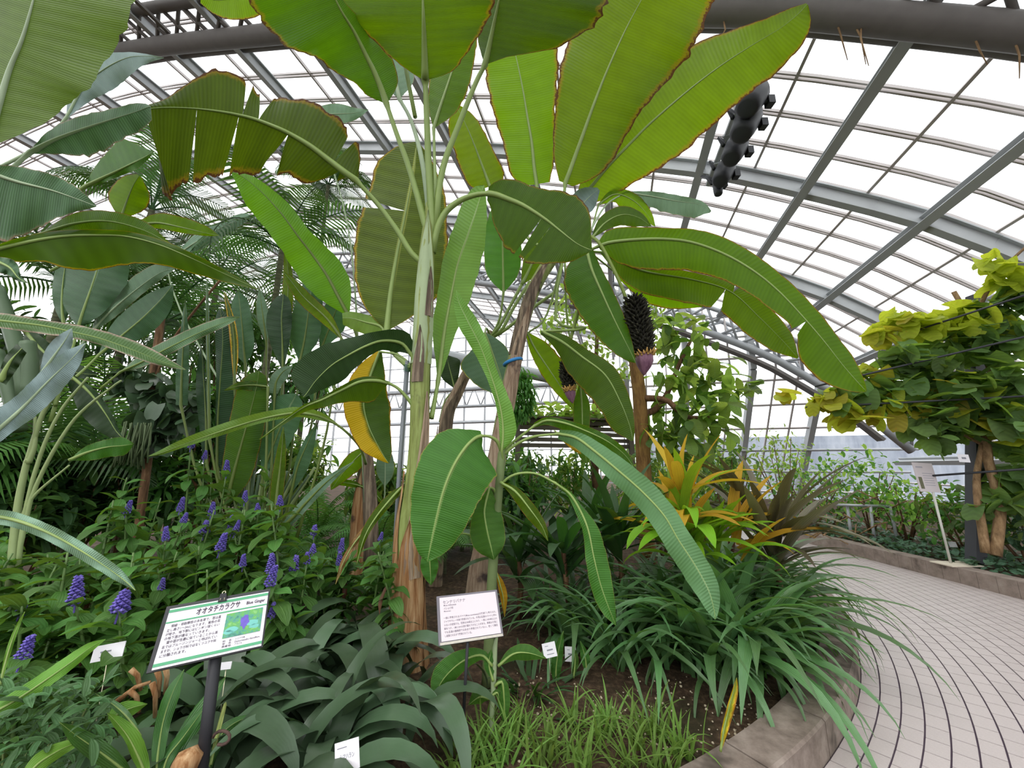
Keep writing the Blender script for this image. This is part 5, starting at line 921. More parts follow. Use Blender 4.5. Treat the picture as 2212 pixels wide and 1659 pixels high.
# ---- pale foliage behind, between the banana stems
FT = empty('pale_tree', at(1280, 1000, 7.4), 'pale feathery tree far behind the leaning banana', 'tree'); FT.location.z = .1
m = MB(); m.tube([Vector((FT.location.x, FT.location.y, 0)), at(1285, 900, 7.4), at(1290, 700, 7.4)], [.07, .06, .03], 8); m.build('trunk', WOOD, FT, True); pts = []
for x, y, r, n in ((1240, 660, 60, 120), (1300, 720, 60, 120), (1400, 660, 60, 110), (1330, 800, 50, 90), (1250, 830, 40, 60), (1200, 700, 40, 50), (1420, 740, 50, 80)):
    c = at(x, y, 7.4); R = px(r, 7.6); pts += ball(c, (R, R, R), n, rg, .3)
scatter(FT, nearest(pts), tB, [G_LIGHT, G_BUSH], (.7, 1.1), 0, (-20, 80), seed=35)
# ---- vine-covered shed with hanging fern ball
SH = empty('garden_shelter', at(1240, 1150, 6.6), 'low slatted shelter with creeper on its flat roof, behind the arching leaves', 'shelter'); SH.location.z = .1
SLAT = plain('weathered_slat', hexc('5c564c'), .8, .2, 0, .25, 8)
a, b = at(1118, 908, 6.4), at(1360, 900, 7.0); z1 = (a.z + b.z) / 2; a.z = b.z = z1; d = (b - a); d.normalize(); nrm2 = Vector((-d.y, d.x, 0))
for k in range(14): m = MB(); m.bar(a + nrm2 * k * .12, b + nrm2 * k * .12, .09, .03); m.build('slat', SLAT, SH)
for k in range(5): m = MB(); m.bar(a - Vector((0, 0, .07 + .1 * k)) + nrm2 * .1, b - Vector((0, 0, .07 + .1 * k)) + nrm2 * .1, .03, .07); m.build('slat', SLAT, SH)
for p in (a, b, a + nrm2 * 1.5, b + nrm2 * 1.5): m = MB(); m.bar(Vector((p.x, p.y, 0)), p, .08, .08, Vector((1, 0, 0))); m.build('post', SLAT, SH)
CRP = empty('creeper', (a + b) / 2, 'leafy creeper spreading over the shelter roof', 'vine'); pts = [a.lerp(b, rg.random()) + nrm2 * rg.uniform(-.1, 1.4) + Vector((0, 0, rg.uniform(.02, .3) ** 1.3)) for _ in range(420)]
scatter(CRP, nearest(pts), tB, [G_LIGHT, G_BUSH], (1.1, 1.7), 200, (-40, 30), seed=36)
HF = empty('hanging_fern', at(1122, 850, 5.8), 'round hanging fern ball below the blue banded trunk', 'fern'); tF = [strip(.16, .03, math.radians(30), math.radians(120), 1.2, LANCE, .2, 6) for _ in range(2)]
scatter(HF, ball(at(1122, 850, 5.8), (.22, .22, .44), 800, rg, .6), tF, [G_FERN], (.8, 1.3), 0, (-20, 60), seed=37)
m = MB(); m.tube([at(1122, 850, 5.8), at(1122, 850, 5.8) + Vector((0, 0, 4.0))], .006, 5); m.build('wire', DARKST, HF)
# ---- trellis vine on the right
TV = empty('trellis_vine', at(2108, 1190, 4.9), 'dense vine with twin-lobed green and yellow leaves on a dark trellis at right', 'vine'); TV.location.z = .18
tx = at(2108, 900, 4.9)
TRE = empty('trellis', (tx.x, tx.y, .15), 'dark trellis post and rails carrying the vine on the right', 'trellis')
PST = plain('dark_post', hexc('33343a'), .5, .4, 0, .15, 6)
pb0 = at(2108, 1215, 5.6); m = MB(); m.bar(pb0, at(2106, 640, 5.6), .14, .14, Vector((0, 1, 0))); m.build('post', PST, TRE)
m = MB(); q = at(2212, 760, 4.0); m.bar((q.x + .9, q.y - .4, .1), (q.x + .9, q.y - .4, 3.6), .14, .14, Vector((1, 0, 0))); m.build('post', PST, TRE)
for p, q in (((1760, 835, 5.3), (2330, 700, 4.1)), ((1740, 880, 5.4), (2330, 850, 4.1)), ((1980, 1030, 5.2), (2330, 1005, 4.1)), ((1960, 720, 5.0), (2330, 600, 3.9))):
    m = MB(); m.tube([at(p[0], p[1], p[2] + .5), at(q[0], q[1], q[2] + .5)], .014, 6); m.build('rail', PST, TRE, True)
VW = ramp_mat('vine_wood', [(.3, hexc('5f4a34')), (.55, hexc('8f7354')), (.8, hexc('b39a78'))], scale=(3, 3, 1), nscale=6, bumpd=.03)
for q, r in (([(2150, 1200, 4.7), (2160, 1090, 4.7), (2135, 1000, 4.75), (2130, 900, 4.8), (2140, 800, 4.8), (2100, 700, 4.8), (2060, 630, 4.8)], .06), ([(2130, 1195, 4.75), (2110, 1050, 4.8), (2120, 960, 4.8)], .05), ([(2100, 700, 4.8), (2150, 600, 4.6), (2230, 520, 4.4)], .03), ([(2040, 900, 4.9), (2035, 800, 4.9), (2020, 740, 4.95)], .025), ([(2120, 960, 4.8), (2000, 900, 5.0), (1860, 880, 5.2), (1760, 860, 5.3)], .02)):
    m = MB(); m.tube(spline3([at(p[0], p[1], p[2] + .6) for p in q], 16), [r * (1 - .5 * i / 16) for i in range(17)], 8); m.build('vine_stem', VW, TV, True)
def lobed(W=.12, droop=.5):
    V = [(0, 0, 0)]; U = [(.5, 0)]; n = 14
    for i in range(n + 1):
        a = -2.5 + 5.0 * i / n; r = W * (.62 + .12 * math.cos(2 * a) + (-.16 if i == n // 2 else 0)); x = r * math.cos(a) + W * .35; y = r * math.sin(a)
        V.append((x, y, -droop * x * x / W * .5 + .12 * abs(y))); U.append((.5 + y / W * .6, .1 + .6 * x / W))
    V.append((W * .35, 0, -droop * .06 * W)); U.append((.5, .4)); c = len(V) - 1
    return V, [(c, i, i + 1) for i in range(1, n + 1)] + [(c, n + 1, 0), (c, 0, 1)], U
tV = [lobed(.13, .4), lobed(.11, .8), lobed(.15, .2)]
pts = []
for x, y, Y, r, n, mi in ((2000, 800, 5.0, 70, 60, 0), (2080, 750, 4.9, 60, 50, 0), (2150, 820, 4.7, 80, 80, 0), (2190, 720, 4.6, 60, 40, 0), (1900, 850, 5.2, 60, 46, 0), (1830, 860, 5.3, 40, 26, 0), (2060, 880, 4.9, 80, 90, 0), (2180, 920, 4.7, 80, 90, 0), (2020, 930, 5.0, 50, 50, 0), (2190, 1010, 4.8, 50, 36, 0), (2120, 680, 4.8, 40, 16, 0), (1960, 770, 5.0, 50, 34, 0), (1870, 800, 5.2, 30, 8, 1), (2030, 850, 5.0, 80, 30, 1), (2150, 900, 4.8, 80, 26, 1),
                          (1940, 690, 5.0, 40, 34, 1), (2000, 700, 5.0, 44, 40, 1), (2080, 690, 4.9, 60, 54, 1), (2140, 700, 4.8, 40, 30, 1), (1790, 860, 5.3, 30, 26, 1), (1850, 900, 5.2, 40, 20, 1), (1960, 870, 5.0, 50, 16, 1), (2190, 600, 4.5, 40, 26, 1), (1905, 720, 5.0, 20, 12, 1), (2190, 640, 4.5, 40, 30, 0), (2150, 570, 4.5, 40, 16, 1), (1620, 830, 5.6, 16, 5, 0), (1680, 850, 5.5, 16, 4, 1), (2190, 1080, 4.8, 60, 40, 0),):
    Y += .5; c = at(x, y, Y); R = px(r, Y * 1.2); pts += [(p.x, p.y, p.z, mi) for p in ball(c, (R, R * .8, R * .62), n, rg, .3)]
scatter(TV, nearest(pts), tV, [G_VINE, G_VINEY], (1.3, 2.0), 300, (-10, 70), seed=41)
# ---- ivy carpet and shrubs of the far bed
IV = empty('ivy_carpet', (6.6, 6, .16), 'dark ivy ground cover behind the far kerb', 'ivy'); tI = [lobed(.06, .3), lobed(.05, .6)]
pts = [Vector((FKX + .2 + abs(rg.gauss(0, .9)), rg.uniform(3.5, 10.5), .17 + rg.uniform(0, .14))) for _ in range(2600)]; pts = [p for p in nearest(pts) if inframe(p, 30)]
scatter(IV, pts, tI, [G_IVY], (.8, 1.3), 260, (-20, 40), seed=43)
def shrub(name, lab, x, y0, Y, r, n, mats, seed, tm=tB, size=(.5, .9), nobj=0, top=1.0, cat='shrub'):
    c = at(x, y0, Y); e = empty(name, (c.x, c.y, .12), lab, cat); rg2 = random.Random(seed); R = px(r, Y); m = MB()
    for k in range(7): a = rg2.uniform(0, 6.28); m.tube([Vector((c.x, c.y, .1)), Vector((c.x + .3 * R * math.cos(a), c.y + .3 * R * math.sin(a), (c.z + .12) / 2)), Vector((c.x + .7 * R * math.cos(a), c.y + .7 * R * math.sin(a), c.z + R * rg2.uniform(-.2, .7)))], [.02, .014, .006], 5)
    m.build('stems', WOOD, e, True); scatter(e, nearest(ball(c, (R, R, R * top), n, rg2, .3)), tm, mats, size, nobj, (-30, 70), seed=seed)
shrub('far_shrub', 'pale green airy shrub by the sloping end glass', 1740, 1050, 8.5, 90, 420, [G_LIGHT, G_FERN], 51, size=(.6, 1.0)); shrub('far_shrub', 'light shrub behind the grey handrail', 1860, 1040, 8.0, 80, 420, [G_LIGHT, G_FERN], 52, size=(.6, 1))
shrub('far_shrub', 'green shrub left of the white far sign', 1945, 1090, 7.2, 60, 320, [G_FERN, G_LIGHT], 53, size=(.6, 1)); shrub('far_shrub', 'green shrub under the trellis vine', 2070, 1110, 6.4, 70, 380, [G_FERN, G_VINE], 54, size=(.7, 1.1)); shrub('far_shrub', 'dark shrub at the right frame edge', 2200, 1130, 5.6, 80, 380, [G_VINE, G_IVY], 55, size=(.7, 1.1))
shrub('far_shrub', 'tall thin bush before the end glass', 1680, 990, 9.5, 60, 300, [G_LIGHT, G_BUSH], 56, size=(.5, .9), top=1.3); shrub('far_shrub', 'green bush behind the yellow dracaena', 1560, 1010, 6.5, 70, 420, [G_FERN, G_BUSH], 57, size=(.6, 1.0)); shrub('far_shrub', 'bush in the gap behind the dark dracaena rosettes', 1420, 1040, 6.0, 80, 380, [G_FERN, G_BUSH], 58, size=(.6, 1.0))
shrub('far_shrub', 'low bush at the path end beyond the bronze cordyline', 1780, 1110, 9.0, 70, 300, [G_FERN, G_IVY], 59, size=(.6, 1.0))
# ---- palms and ferns behind on the left
def frond(L, n, wl, droop, e0, seed, ll=.34):
    rg2 = random.Random(seed); m = MB(); P = []; x = z = 0
    for i in range(15):
        t = i / 14; a = e0 - droop * t ** 1.3; P.append(Vector((x, 0, z))); x += math.cos(a) * L / 14; z += math.sin(a) * L / 14
    m.tube(P, [.014 * (1 - .8 * i / 14) * L / 1.6 + .002 for i in range(15)], 5)
    for k in range(n):
        t = .14 + .85 * k / n; i = min(13, int(t * 14)); p = P[i].lerp(P[i + 1], t * 14 - i); T = (P[i + 1] - P[i]).normalized()
        for s in (-1, 1):
            l = L * ll * math.sin(math.pi * (.15 + .8 * t)) * rg2.uniform(.85, 1.1); d = (T * .55 + Vector((0, s, -.1))).normalized(); e = p + d * l * .6 + Vector((0, 0, -.04 * l)); f = p + d * l + Vector((0, 0, -.35 * l)); w = T * wl
            m.add([p - w * .3, p + w * .3, e + w * .5, e - w * .5, f], [(0, 1, 2, 3), (3, 2, 4)], [(0, t), (1, t), (1, t), (0, t), (.5, t)])
    return m
PTRK = ramp_mat('palm_trunk', [(.3, hexc('3a3a2c')), (.6, hexc('5f6248')), (.85, hexc('7f7d60'))], scale=(1, 1, 6), nscale=4, bumpd=.01)
def palm(name, lab, base, h, nf, L, mats, seed, lean=(0, 0), e=(20, 80), dr=(60, 130), wl=.03, n=26, r=.07, cat='palm', ll=.34):
    rg2 = random.Random(seed); o = empty(name, base, lab, cat)
    if h > .05: m = MB(); m.tube(spline3([Vector((0, 0, -.05)), Vector((lean[0] * .4, lean[1] * .4, h * .5)), Vector((lean[0], lean[1], h))], 10), [r * (1 - .03 * i) for i in range(11)], 9); m.build('trunk', PTRK, o, True, True)
    fm = []
    for k in range(4):
        f = frond(L * rg2.uniform(.85, 1.1), n, wl, math.radians(rg2.uniform(*dr)), math.radians(rg2.uniform(*e)), seed + k, ll); fm.append(mesh('frond', f.v, f.f, mats, f.uv, False))
    for k in range(nf):
        q = mk('frond', fm[k % 4], o, True); q.location = (lean[0], lean[1], h); q.rotation_euler = (rg2.uniform(-.15, .15), rg2.uniform(-.3, .3), 6.283 * k / nf + rg2.uniform(-.3, .3))
    return o
def gp(x, y, Y): q = at(x, y, Y); return Vector((q.x, q.y, .15))
t = at(697, 505, 9.0); palm('fan_palm', 'tall slim palm seen against the roof glass left of centre', Vector((t.x, t.y, .1)), at(697, 400, 9).z - .1, 13, 1.5, G_PALM, 61, e=(-10, 70), dr=(70, 150), wl=.03, n=30, r=.06)
palm('feather_palm', 'dark feathery palm in front of the tall paddles', gp(560, 900, 4.8), at(520, 560, 4.8).z, 10, 1.3, G_PALM, 62, e=(0, 60), dr=(60, 140), n=24, r=.05)
palm('feather_palm', 'feathery palm at the far left behind the grey leaves', gp(70, 900, 4.4), at(70, 640, 4.4).z, 12, 1.7, G_PALM, 63, e=(0, 70), dr=(60, 140), n=28)
palm('feather_palm', 'palm crown high at left behind the torn leaf', gp(230, 900, 6.4), at(230, 470, 6.4).z, 11, 1.7, G_PALM, 64, e=(0, 70), dr=(60, 140), n=30)
palm('feather_palm', 'palm below the striped leaf at left', gp(300, 950, 5.4), at(300, 720, 5.4).z, 12, 1.8, G_PALM, 65, e=(0, 70), dr=(60, 140), n=28)
palm('feather_palm', 'short light palm behind the heliconia stalks', gp(190, 1000, 4.2), 1.3, 10, 1.5, G_FERN, 66, e=(20, 80), dr=(60, 130), n=28)
palm('feather_palm', 'palm behind the bird-of-paradise clump', gp(420, 900, 7.4), at(420, 640, 7.4).z, 12, 2.2, G_PALM, 67, n=28)
palm('feather_palm', 'low palm at far left under the silvery leaf', gp(20, 1050, 3.9), 1.0, 11, 1.5, G_PALM, 68, e=(20, 80), n=28)
for i, (x, y, Y, L, g) in enumerate(((720, 1130, 4.6, .9, 'fern clump left of the small banana stem'), (690, 1100, 5.4, 1.1, 'fern clump behind the small banana stem'), (830, 1120, 5.0, .9, 'fern clump between pole and small banana stem'), (760, 1060, 6.5, 1.2, 'distant fern clump in the gap left of the pole'), (960, 1180, 5.2, .9, 'fern clump between the two banana trunks'), (620, 1140, 4.9, 1.0, 'fern clump below the tall paddles'), (1000, 1100, 6.5, 1.2, 'distant fern clump behind the banana trunks'))):
    palm('fern_clump', g, gp(x, y, Y), .04 if Y < 5 else .3, 14, L, G_FERN, 70 + i, e=(30, 80), dr=(60, 120), wl=.024, n=26, cat='fern', ll=.2, r=.04)
for i, (x, y, Y, r, ms, g) in enumerate(((80, 1010, 4.8, 120, [G_PALM, G_FERN], 'dark background bush behind the heliconia stalks'), (300, 950, 5.4, 110, [G_PHIL, G_PALM], 'dark background bush under the palm fronds'), (480, 1000, 5.6, 110, [G_PALM, G_FERN], 'background bush behind the tall paddles'), (640, 1010, 6.2, 80, [G_FERN, G_BUSH], 'background bush in the gap beside the paddles'), (820, 1060, 6.0, 70, [G_FERN, G_BUSH], 'background bush behind the grey pole'), (960, 1060, 6.4, 80, [G_FERN, G_BUSH], 'background bush behind the slim tan stem'), (1120, 1060, 6.0, 80, [G_DRAC, G_FERN], 'background bush below the shelter'), (180, 800, 6.4, 130, [G_PALM, G_PHIL], 'tall background bush at left below the palm crown'), (20, 760, 5.4, 120, [G_PALM, G_PHIL], 'tall dark bush at the left frame edge'), (420, 800, 7.5, 120, [G_PALM, G_FERN], 'tall background bush behind the feathery palms'), (-60, 1000, 3.6, 110, [G_PALM, G_FERN], 'dark bush half out of frame at left'), (170, 1060, 4.3, 90, [G_FERN, G_PALM], 'low bush right behind the pale heliconia stalks'), (330, 1060, 4.6, 90, [G_FERN, G_PALM], 'low bush under the philodendron'), (60, 1110, 3.7, 80, [G_FERN, G_PALM], 'low bush at far left behind the ginger thicket'), (440, 900, 5.0, 80, [G_PALM, G_FERN], 'bush filling the gap left of the tall paddles'), (1230, 1030, 8.5, 70, [G_FERN, G_BUSH], 'distant bush seen under the shelter roof'), (1120, 1020, 8.0, 70, [G_FERN, G_BUSH], 'distant bush left of the shelter'), (1380, 1030, 8.5, 70, [G_FERN, G_BUSH], 'distant bush behind the tan tree trunk'), (1540, 1040, 9.5, 70, [G_FERN, G_BUSH], 'distant bush at the foot of the end glass'), (530, 740, 6.6, 100, [G_PALM, G_FERN], 'tall bush directly behind the upright paddles'), (650, 840, 7.0, 80, [G_FERN, G_PALM], 'tall bush between paddles and yellow dying leaf'), (390, 690, 7.6, 90, [G_PALM, G_FERN], 'tall bush high behind the feathery palm trunks'), (230, 640, 6.8, 80, [G_PALM, G_PHIL], 'tall bush behind the slate paddle leaves'))):
    shrub('background_bush', g, x, y, Y, r, 620, ms, 80 + i, tm=[strip(.22, .07, .3, .8, 1.2, LANCE, .2, 5), strip(.2, .05, 0, .5, 1.2, LANCE, .2, 5)], size=(.8, 1.3))
# ---- philodendron climbing in the middle distance
PH = empty('philodendron', gp(320, 1050, 3.9), 'dark climbing philodendron with lobed leaves around a thin brown stem', 'climber')
m = MB(); m.tube(spline3([gp(325, 1050, 3.9), at(325, 950, 3.9), at(330, 820, 3.9), at(348, 690, 3.9), at(352, 640, 3.9)], 12), .035, 8); m.build('stem', WOOD, PH, True)
m = MB(); m.tube(spline3([at(330, 830, 3.9), at(370, 740, 3.9), at(430, 660, 3.9), at(480, 600, 3.9)], 10), .012, 6); m.build('branch', WOOD, PH, True)
pts = []
for x, y, r, n in ((300, 830, 45, 40), (350, 880, 55, 70), (400, 880, 40, 40), (340, 940, 45, 40), (270, 810, 30, 24)): R = px(r, 3.9); pts += ball(at(x, y, 3.85), (R, R * .6, R), n, rg, .3)
scatter(PH, nearest(pts), [lobed(.2, .6), lobed(.16, .9)], [G_PHIL], (.45, .85), 200, (0, 80), seed=91)
m = MB()
for k in range(46): a = at(268 + rg.uniform(0, 60), 915 + rg.uniform(-6, 6), 3.7 + rg.uniform(-.1, .1)); m.tube([a, a + Vector((rg.uniform(-.03, .03), 0, -.2)), a + Vector((rg.uniform(-.05, .05), 0, -rg.uniform(.3, .42)))], .007, 4)
tg2 = m.build('seed_strands', plain('strand_green', hexc('4a5a38'), .7), PH, True); tg2['kind'] = 'stuff'
# ================================================================== SIGNS, LABELS, LAMPS
WHITE = plain('paper_white', hexc('dad7dc'), .35, .5, 0, .02, 3); BLACK = plain('black_plastic', hexc('26262a'), .5, .4, 0, .1, 10); INK = plain('ink', hexc('4a3f4c'), .7, .2, 0, .02); GREENP = plain('print_green', hexc('4f9a70'), .5, .3, 0, .03); GREYF = plain('grey_frame', hexc('6b676e'), .5, .4, 0, .1, 20)
PINKP = plain('sun_bleached_paper', hexc('cfc5c9'), .3, .5, 0, .03, 4); RUST = ramp_mat('rusty_post', [(.3, hexc('3a2f2c')), (.55, hexc('5f4a42')), (.8, hexc('7d6658'))], nscale=14, bumpd=.004); METAL = plain('bright_metal', hexc('c9c4a8'), .3, .6, .8, .05)
def rect(c, width, depth=None):
    """c: pixels TL, TR, BR, BL of a rectangle of known width -> origin BL, X, Y unit vectors, W, H"""
    r = [np.array(ray(*p)) for p in c]; A = np.stack([r[0], -r[1], r[2], -r[3]], 1); t = np.linalg.svd(A)[2][-1]; t = t / t[0]
    P = [Vector((0, 0, 0)) + Vector(r[i] * t[i]) for i in range(4)]; W = ((P[1] - P[0]).length + (P[2] - P[3]).length) / 2; k = width / W if depth is None else depth / (sum(p.y for p in P) / 4); width = W * k
    P = [Vector((0, 0, EYE)) + p * k for p in P]; X = ((P[1] - P[0]) + (P[2] - P[3])).normalized(); H = (P[0] - P[3]).length; Y = (P[0] - P[3]) + (P[1] - P[2]); Y = (Y - X * Y.dot(X)).normalized()
    return sum(P, Vector()) / 4 - X * width / 2 - Y * H / 2, X, Y, width, H
class Panel:
    def __init__(s, c, width, depth=None): s.O, s.X, s.Y, s.W, s.H = rect(c, width, depth); s.N = s.X.cross(s.Y)
    def p(s, x, y, z=0): return s.O + s.X * (x * s.W) + s.Y * (y * s.H) + s.N * z
    def quad(s, x0, y0, x1, y1, z, mat, name, par):
        m = MB(); m.add([s.p(x0, y0, z), s.p(x1, y0, z), s.p(x1, y1, z), s.p(x0, y1, z)], [(0, 1, 2, 3)]); return m.build(name, mat, par)
    def slab(s, x0, y0, x1, y1, z, t, mat, name, par):
        m = MB(); m.prism([s.p(x0, y0, z), s.p(x1, y0, z), s.p(x1, y1, z), s.p(x0, y1, z)], s.N * t); return m.build(name, mat, par)
    def text(s, lines, z, mat, par, name='lettering', bold=.012):
        """lines: (string, x, y, height fraction, max width fraction or None, align)"""
        mb = MB()
        for st, x, y, h, mw, al in lines:
            cu = bpy.data.curves.new('t', 'FONT'); cu.body = st; cu.size = 1; cu.resolution_u = 2; cu.offset = bold
            o = bpy.data.objects.new('t', cu); me = o.to_mesh()
            if len(me.vertices):
                V = np.empty(len(me.vertices) * 3); me.vertices.foreach_get('co', V); V = V.reshape(-1, 3); w = V[:, 0].max() - min(0, V[:, 0].min())
                k = h * s.H; kx = k if mw is None else min(k * 1.6, mw * s.W / max(w, .01)); x0 = x * s.W - (w * kx / 2 if al else 0)
                mb.add([s.O + s.X * (x0 + v[0] * kx) + s.Y * (y * s.H + v[1] * k) + s.N * z for v in V], [tuple(p.vertices) for p in me.polygons])
            o.to_mesh_clear(); bpy.data.objects.remove(o); bpy.data.curves.remove(cu)
        return mb.build(name, mat, par)
# ---- blue ginger sign
S1 = Panel([(363.7, 1316), (577, 1278), (567.5, 1393.5), (331, 1447)], .42, 1.5)
f1 = at(440, 1690, 1.5); pt = S1.p(.54, .06, -.012); pb = Vector((pt.x + .0, pt.y + .02, .1))
SG1 = empty('information_sign', pb, 'white and green laminated blue ginger sign on a black post', 'sign')
S1.slab(-.045, -.02, 1.015, 1.07, -.012, .006, BLACK, 'backing_board', SG1); S1.slab(0, 0, 1, 1, -.0055, .004, WHITE, 'paper', SG1)
for y0, y1 in ((.925, .975), (.735, .76), (.035, .085)): S1.quad(.0, y0, 1, y1, .0, GREENP, 'green_band', SG1)
S1.text([('オオタチカラクサ', .27, .80, .135, .44, 0), ('Blue Ginger', .775, .815, .085, .2, 0)], .0006, INK, SG1, 'title_lettering', .02)
BODY = ['　常緑・非耐寒性の多年草で、茎は直', '立し高さ1～2mになります。紫色の花', 'が咲き、地下部にはピンポン球くらい', 'の地下茎が連なっていきます。', '　葉や茎が生姜に似ていることから英', '名ではブルージンジャーと呼ばれてい', 'ますが、ショウガ科ではなくツユクサ科', 'に分類されます。']
S1.text([(t, .03, .655 - .069 * i, .058, (.505 if len(t) > 15 else .505 * len(t) / 17), 0) for i, t in enumerate(BODY)] + [('科　名：', .6, .2, .04, .1, 0), ('学　名：', .6, .155, .04, .1, 0), ('原産地：', .6, .11, .04, .1, 0), ('ツユクサ科', .72, .2, .04, .1, 0), ('Dichorisandra thyrsiflora', .72, .155, .045, .25, 0), ('ブラジル', .72, .11, .04, .08, 0)], .0006, INK, SG1, 'body_lettering')
PHB = ramp_mat('photo_foliage', [(.25, hexc('2f5a40')), (.42, hexc('4f8f80')), (.55, hexc('5f9f50')), (.72, hexc('86b87a')), (.85, hexc('2f6a2a'))], nscale=42, detail=3, bumpd=0, rough=.35)
S1.quad(.59, .265, .965, .70, .0004, PHB, 'printed_photo', SG1)
def blob(P, cx, cy, rx, ry, z, mat, name, par, seed, n=18, j=.2):
    rg = random.Random(seed); m = MB(); m.add([P.p(cx, cy, z)] + [P.p(cx + rx * math.cos(a) * rg.uniform(1 - j, 1 + j), cy + ry * math.sin(a) * rg.uniform(1 - j, 1 + j), z) for a in np.linspace(0, 2 * math.pi, n, endpoint=False)], [(0, 1 + i, 1 + (i + 1) % n) for i in range(n)]); m.build(name, mat, par)
TEAL = plain('print_teal', hexc('62ada4'), .4)
for i, (x, y, a, b) in enumerate(((.67, .4, .06, .05), (.87, .45, .07, .05), (.64, .36, .05, .035), (.9, .38, .05, .04))): blob(S1, x, y, a, b, .0006, TEAL, 'printed_leaf', SG1, i, 10)
blob(S1, .79, .5, .045, .12, .0008, plain('print_purple', hexc('5f4fae'), .4, .3, 0, .35, 60), 'printed_flower', SG1, 9, 22, .25)
m = MB(); m.tube([Vector((pb.x, pb.y, .04)), Vector((pb.x, pb.y, .4)), ], .0195, 10); m.build('post_base', RUST, SG1, True)
m = MB(); m.tube([Vector((pb.x, pb.y, .4)), pt + S1.N * -.02], .0185, 10); m.build('post', BLACK, SG1, True)
m = MB(); hk = Vector((pb.x + .02, pb.y, .62)); m.tube([hk + Vector((.028 + .028 * math.cos(a), 0, .02 * math.sin(a))) for a in np.linspace(3.1, -1.9, 10)], .005, 6); m.build('hook', RUST, SG1, True)
m = MB(); m.prism([S1.p(.47, .955, -.02), S1.p(.56, .955, -.02), S1.p(.545, 1.09, -.012), S1.p(.485, 1.09, -.012)], S1.N * .024); clip = m.build('binder_clip', BLACK, SG1)
m = MB(); m.tube([S1.p(x, y, .006) for x, y in ((.49, .97), (.505, 1.09), (.50, 1.12), (.508, 1.145), (.528, 1.145), (.535, 1.12), (.53, 1.09), (.535, .965))], .0016, 6); m.build('clip_handle', METAL, clip, True)
# ---- small sign in front of the second banana
S2 = Panel([(942.2, 1288.3), (1072.6, 1273.5), (1089, 1373.5), (949, 1395)], .40, 2.25)
pt = S2.p(.44, 0, -.01); gb = atz(997, 1592, .12); SG2 = empty('information_sign', gb, 'small grey framed banana information sign on a thin black stake', 'sign')
S2.slab(0, 0, 1, 1, -.014, .012, GREYF, 'frame', SG2); S2.slab(.042, .065, .965, .955, -.002, .003, PINKP, 'paper', SG2); S2.quad(.02, .0, .99, .05, .0, plain('worn_edge', hexc('b9b3a8'), .7, .2, 0, .3, 60), 'worn_rim', SG2)
B2T = ['一般に栽培されるバナナ(Musa acuminata)の改良種と考えられ、', 'ジャワやマレー半島で栽培されている。外見は普通のバナナと変わ', 'らないが成長する。花房は300段以上になり、一株に1000本以上の', '実をつけ、1本に3ｍの房が垂れ下がることがある。果実は食用に', 'でも普通の植物園ではあまり栽培されていない。若くて開花', 'し結実させるまで栽培されている。']
S2.text([('センナリバナナ', .09, .82, .085, .36, 0), ('Musa chiliocarpa', .1, .765, .05, .2, 0), ('バショウ科', .1, .695, .055, .15, 0), ('Musaceae', .1, .645, .04, .11, 0)] + [(t, .09, .50 - .071 * i, .05, (.84 if i < 5 else .42), 0) for i, t in enumerate(B2T)], .0016, plain('faded_ink', hexc('7d7480'), .7, .2), SG2)
m = MB(); m.tube([Vector((gb.x, gb.y, .03)), pt + S2.N * -.008], .008, 8); m.build('stake', BLACK, SG2, True)
# ---- little plant labels
LINK = plain('label_ink', hexc('7f7f88'), .7)
def label(x, y, Y, w, h, lab, lines=(), ang=0, tilt=.3, stake=True):
    c = at(x, y, Y); ca, sa = math.cos(ang), math.sin(ang); X = Vector((ca, 0, sa)); N0 = Vector((0, -math.cos(tilt), math.sin(tilt))); Yv = N0.cross(X).normalized(); X = Yv.cross(N0).normalized()
    P = Panel.__new__(Panel); P.X, P.Y, P.W, P.H = X, Yv, w, h; P.N = X.cross(Yv); P.O = c - X * w / 2 - Yv * h / 2
    e = empty('plant_label', Vector((c.x, c.y, bedz(c.x, c.y) if math.hypot(c.x - BC.x, c.y - BC.y) < 5.7 else .16)), lab, 'plant label'); P.slab(0, 0, 1, 1, -.002, .003, WHITE, 'plate', e)
    for l in lines:
        if isinstance(l[0], str): P.text([l], .0016, LINK, e)
        else: P.quad(l[0], l[1], l[2], l[3], .0014, LINK, 'print_line', e)
    if stake: m = MB(); m.tube([Vector((c.x, c.y + .01, e.location.z - .05)), c - P.N * .004], .0025, 5); m.build('wire_stake', METAL, e, True)
    return e
label(750, 1632, 1.62, .085, .085, 'white plant label among the aspidistra leaves at the bottom edge', [('シマハラン', .2, .42, .2, .6, 0), (.1, .78, .5, .81), (.15, .15, .4, .18)], .25)
label(1187, 1404, 2.75, .085, .08, 'tilted white plant label on the soil right of the small sign', [(.3, .45, .75, .55), (.2, .76, .45, .8), (.25, .2, .8, .25)], .2)
label(1232, 1413, 2.95, .075, .085, 'second greyer plant label beside the tilted white one', [(.3, .45, .75, .55), (.2, .76, .45, .8)], -.05)
label(234, 1408, 1.9, .13, .06, 'white plant label half hidden under the blue ginger flowers', [(.25, .5, .6, .6), (.25, .2, .5, .26)], .18)
label(2058, 1176, 6.3, .12, .08, 'small white label lying in the ivy of the far bed', (), -.05)
label(2082, 990, 5.0, .14, .1, 'small white name plate tied to the vine trunk', [(.3, .4, .7, .65)], -.05, .1, False)
label(488, 1438, 2.05, .05, .03, 'sliver of a white label between sign post and dark leaves', (), .1)
